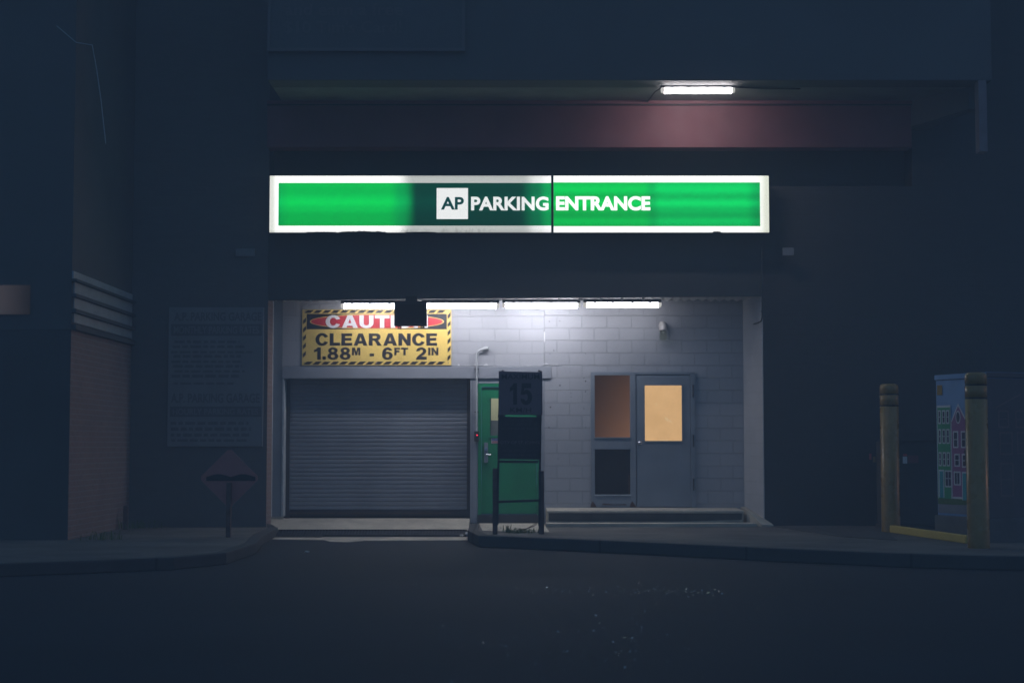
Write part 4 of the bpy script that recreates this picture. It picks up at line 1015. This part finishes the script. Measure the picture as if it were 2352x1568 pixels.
weed(1196, 1223, .30, 130, .08, 'low grass tuft growing between the speed sign posts')
weed(1168, 1222, .08, 30, .13, 'taller weed sprig beside the left speed sign post')
weed(1740, 1200, .10, 45, .24, 'leafy weed growing at the foot of the right wing wall')
weed(1690, 1203, .34, 80, .07, 'low weeds in the crack at the right end of the step')
weed(1975, 1198, .30, 110, .26, 'weeds on the ground left of the rear bollard')
weed(2110, 1203, .35, 70, .22, 'thin weeds in front of the utility box')
weed(300, 1212, .45, 70, .16, 'weeds along the foot of the brick wall at left')
weed(240, 1238, .4, 60, .14, 'weed clump at the near corner of the brick wall')
mb = MB(); sxx, syy = ground_pt(288, 1212, ZP); mb.box(sxx - .03, sxx + .03, syy - .03, syy + .03, ZP - .02, ZP + .33, 'wood'); tag(mb.build('wooden_stake', bevel=.005), 'short dark stake standing at the brick wall foot', 'stake')
mb = MB()
x, y = ground_pt(1209, 1217, ZP)
mb.tube([(x - .12, y - .05, ZP + .008), (x, y + .02, ZP + .02), (x + .12, y + .12, ZP + .06), (x + .17, y + .2, ZP + .10)], [.009, .008, .006, .003], 'wood', 7); mb.tube([(x + .02, y + .03, ZP + .03), (x + .14, y + .05, ZP + .10)], [.006, .003], 'wood', 6)
tag(mb.build('twig'), 'bare dead twig lying on the concrete behind the right post', 'twig')
def rock(px, py, sz, z, mat='concrete'):
    x, y = ground_pt(px, py, z); bm = bmesh.new(); bmesh.ops.create_icosphere(bm, subdivisions=2, radius=1)
    mb = MB(); vs = [(x + v.co.x * sz[0] * rnd.uniform(.8, 1.1), y + v.co.y * sz[1] * rnd.uniform(.8, 1.1), z + sz[2] * .6 + v.co.z * sz[2] * rnd.uniform(.75, 1.1)) for v in bm.verts]
    mb.add(vs, [[v.index for v in f.verts] for f in bm.faces], mat); bm.free(); return mb.build('rubble', origin=(x, y, z))
tag(rock(1073, 1229, (.05, .05, .035), .02, 'patch_plaster'), 'pale lump of broken concrete at the right end of the drain', 'rubble', 'broken concrete at the driveway edge')
tag(rock(1060, 1231, (.035, .03, .02), .02, 'patch_plaster'), 'small pale concrete chip left of the lump by the drain', 'rubble', 'broken concrete at the driveway edge')
tag(rock(606, 1222, (.20, .12, .10), .05, 'kerb_concrete'), 'dark lump of broken kerb at the foot of the left brick reveal', 'rubble', 'broken concrete at the driveway edge')
tag(rock(628, 1214, (.16, .18, .06), .05, 'concrete'), 'low concrete lump at the left end of the drain', 'rubble', 'broken concrete at the driveway edge')
tag(rock(705, 1268, (.035, .03, .015), .0, 'patch_plaster'), 'tiny pale pebble on the asphalt before the drain', 'rubble', 'broken concrete at the driveway edge')
# chips of glass and mica glinting in the asphalt
mb = MB()
for (cx_0, cy_0, sx_0, sy_0, n) in ((1330, 1356, 190, 7, 60), (1260, 1353, 40, 3, 20), (1480, 1360, 90, 4, 40), (1560, 1357, 60, 3, 30), (1250, 1470, 220, 45, 70), (1180, 1510, 140, 40, 25), (1440, 1490, 30, 40, 60), (1400, 1430, 250, 60, 60), (1350, 1530, 250, 25, 20)):
    for i in range(n):
        x, y = ground_pt(rnd.gauss(cx_0, sx_0), min(1566, rnd.gauss(cy_0, sy_0)), 0)
        p = Vector((x, y, .005)); toc = (Vector((0, 0, EYE)) - p).normalized(); tol = (Vector((rnd.uniform(-2.5, 2.5), 25.9, 3.55)) - p).normalized()
        nrm = (toc + tol + Vector((rnd.gauss(0, .13), rnd.gauss(0, .13), rnd.gauss(0, .1)))).normalized()
        a = nrm.orthogonal().normalized(); b = nrm.cross(a); r_ = rnd.uniform(.003, .0085) * (y / 14)
        mb.add([p + (a * math.cos(t_) + b * math.sin(t_)) * r_ * rnd.uniform(.6, 1.2) for t_ in (0, 1.7, 3.2, 4.9)], [(0, 1, 2, 3)], 'shard')
tag(mb.build('glass_chips'), 'scattered glinting glass chips on the dark asphalt', 'glass chips', kind='stuff')

for n_, m_ in MAT.items():      # only the strong tubes are worth sampling as lamps; the rest still glow
    if any(q.type == 'EMISSION' for q in m_.node_tree.nodes) and 'tube_light' not in n_: m_.cycles.emission_sampling = 'NONE'
# added haze: a thin even veil that lifts the far dark walls
m = bpy.data.materials.new('veil_haze'); m.use_nodes = True; t = m.node_tree; t.nodes.remove(t.nodes['Principled BSDF'])
v = t.nodes.new('ShaderNodeVolumePrincipled'); v.inputs['Color'].default_value = (.9, .94, 1, 1); v.inputs['Density'].default_value = .008
t.links.new(v.outputs[0], t.nodes['Material Output'].inputs['Volume']); MAT['veil_haze'] = m
mb = MB(); mb.box(-61, 61, -41, 61, -1, 13, 'veil_haze'); tag(mb.build('haze'), kind='stuff')
for o in list(bpy.data.objects):
    if '_at' in o: del o['_at']
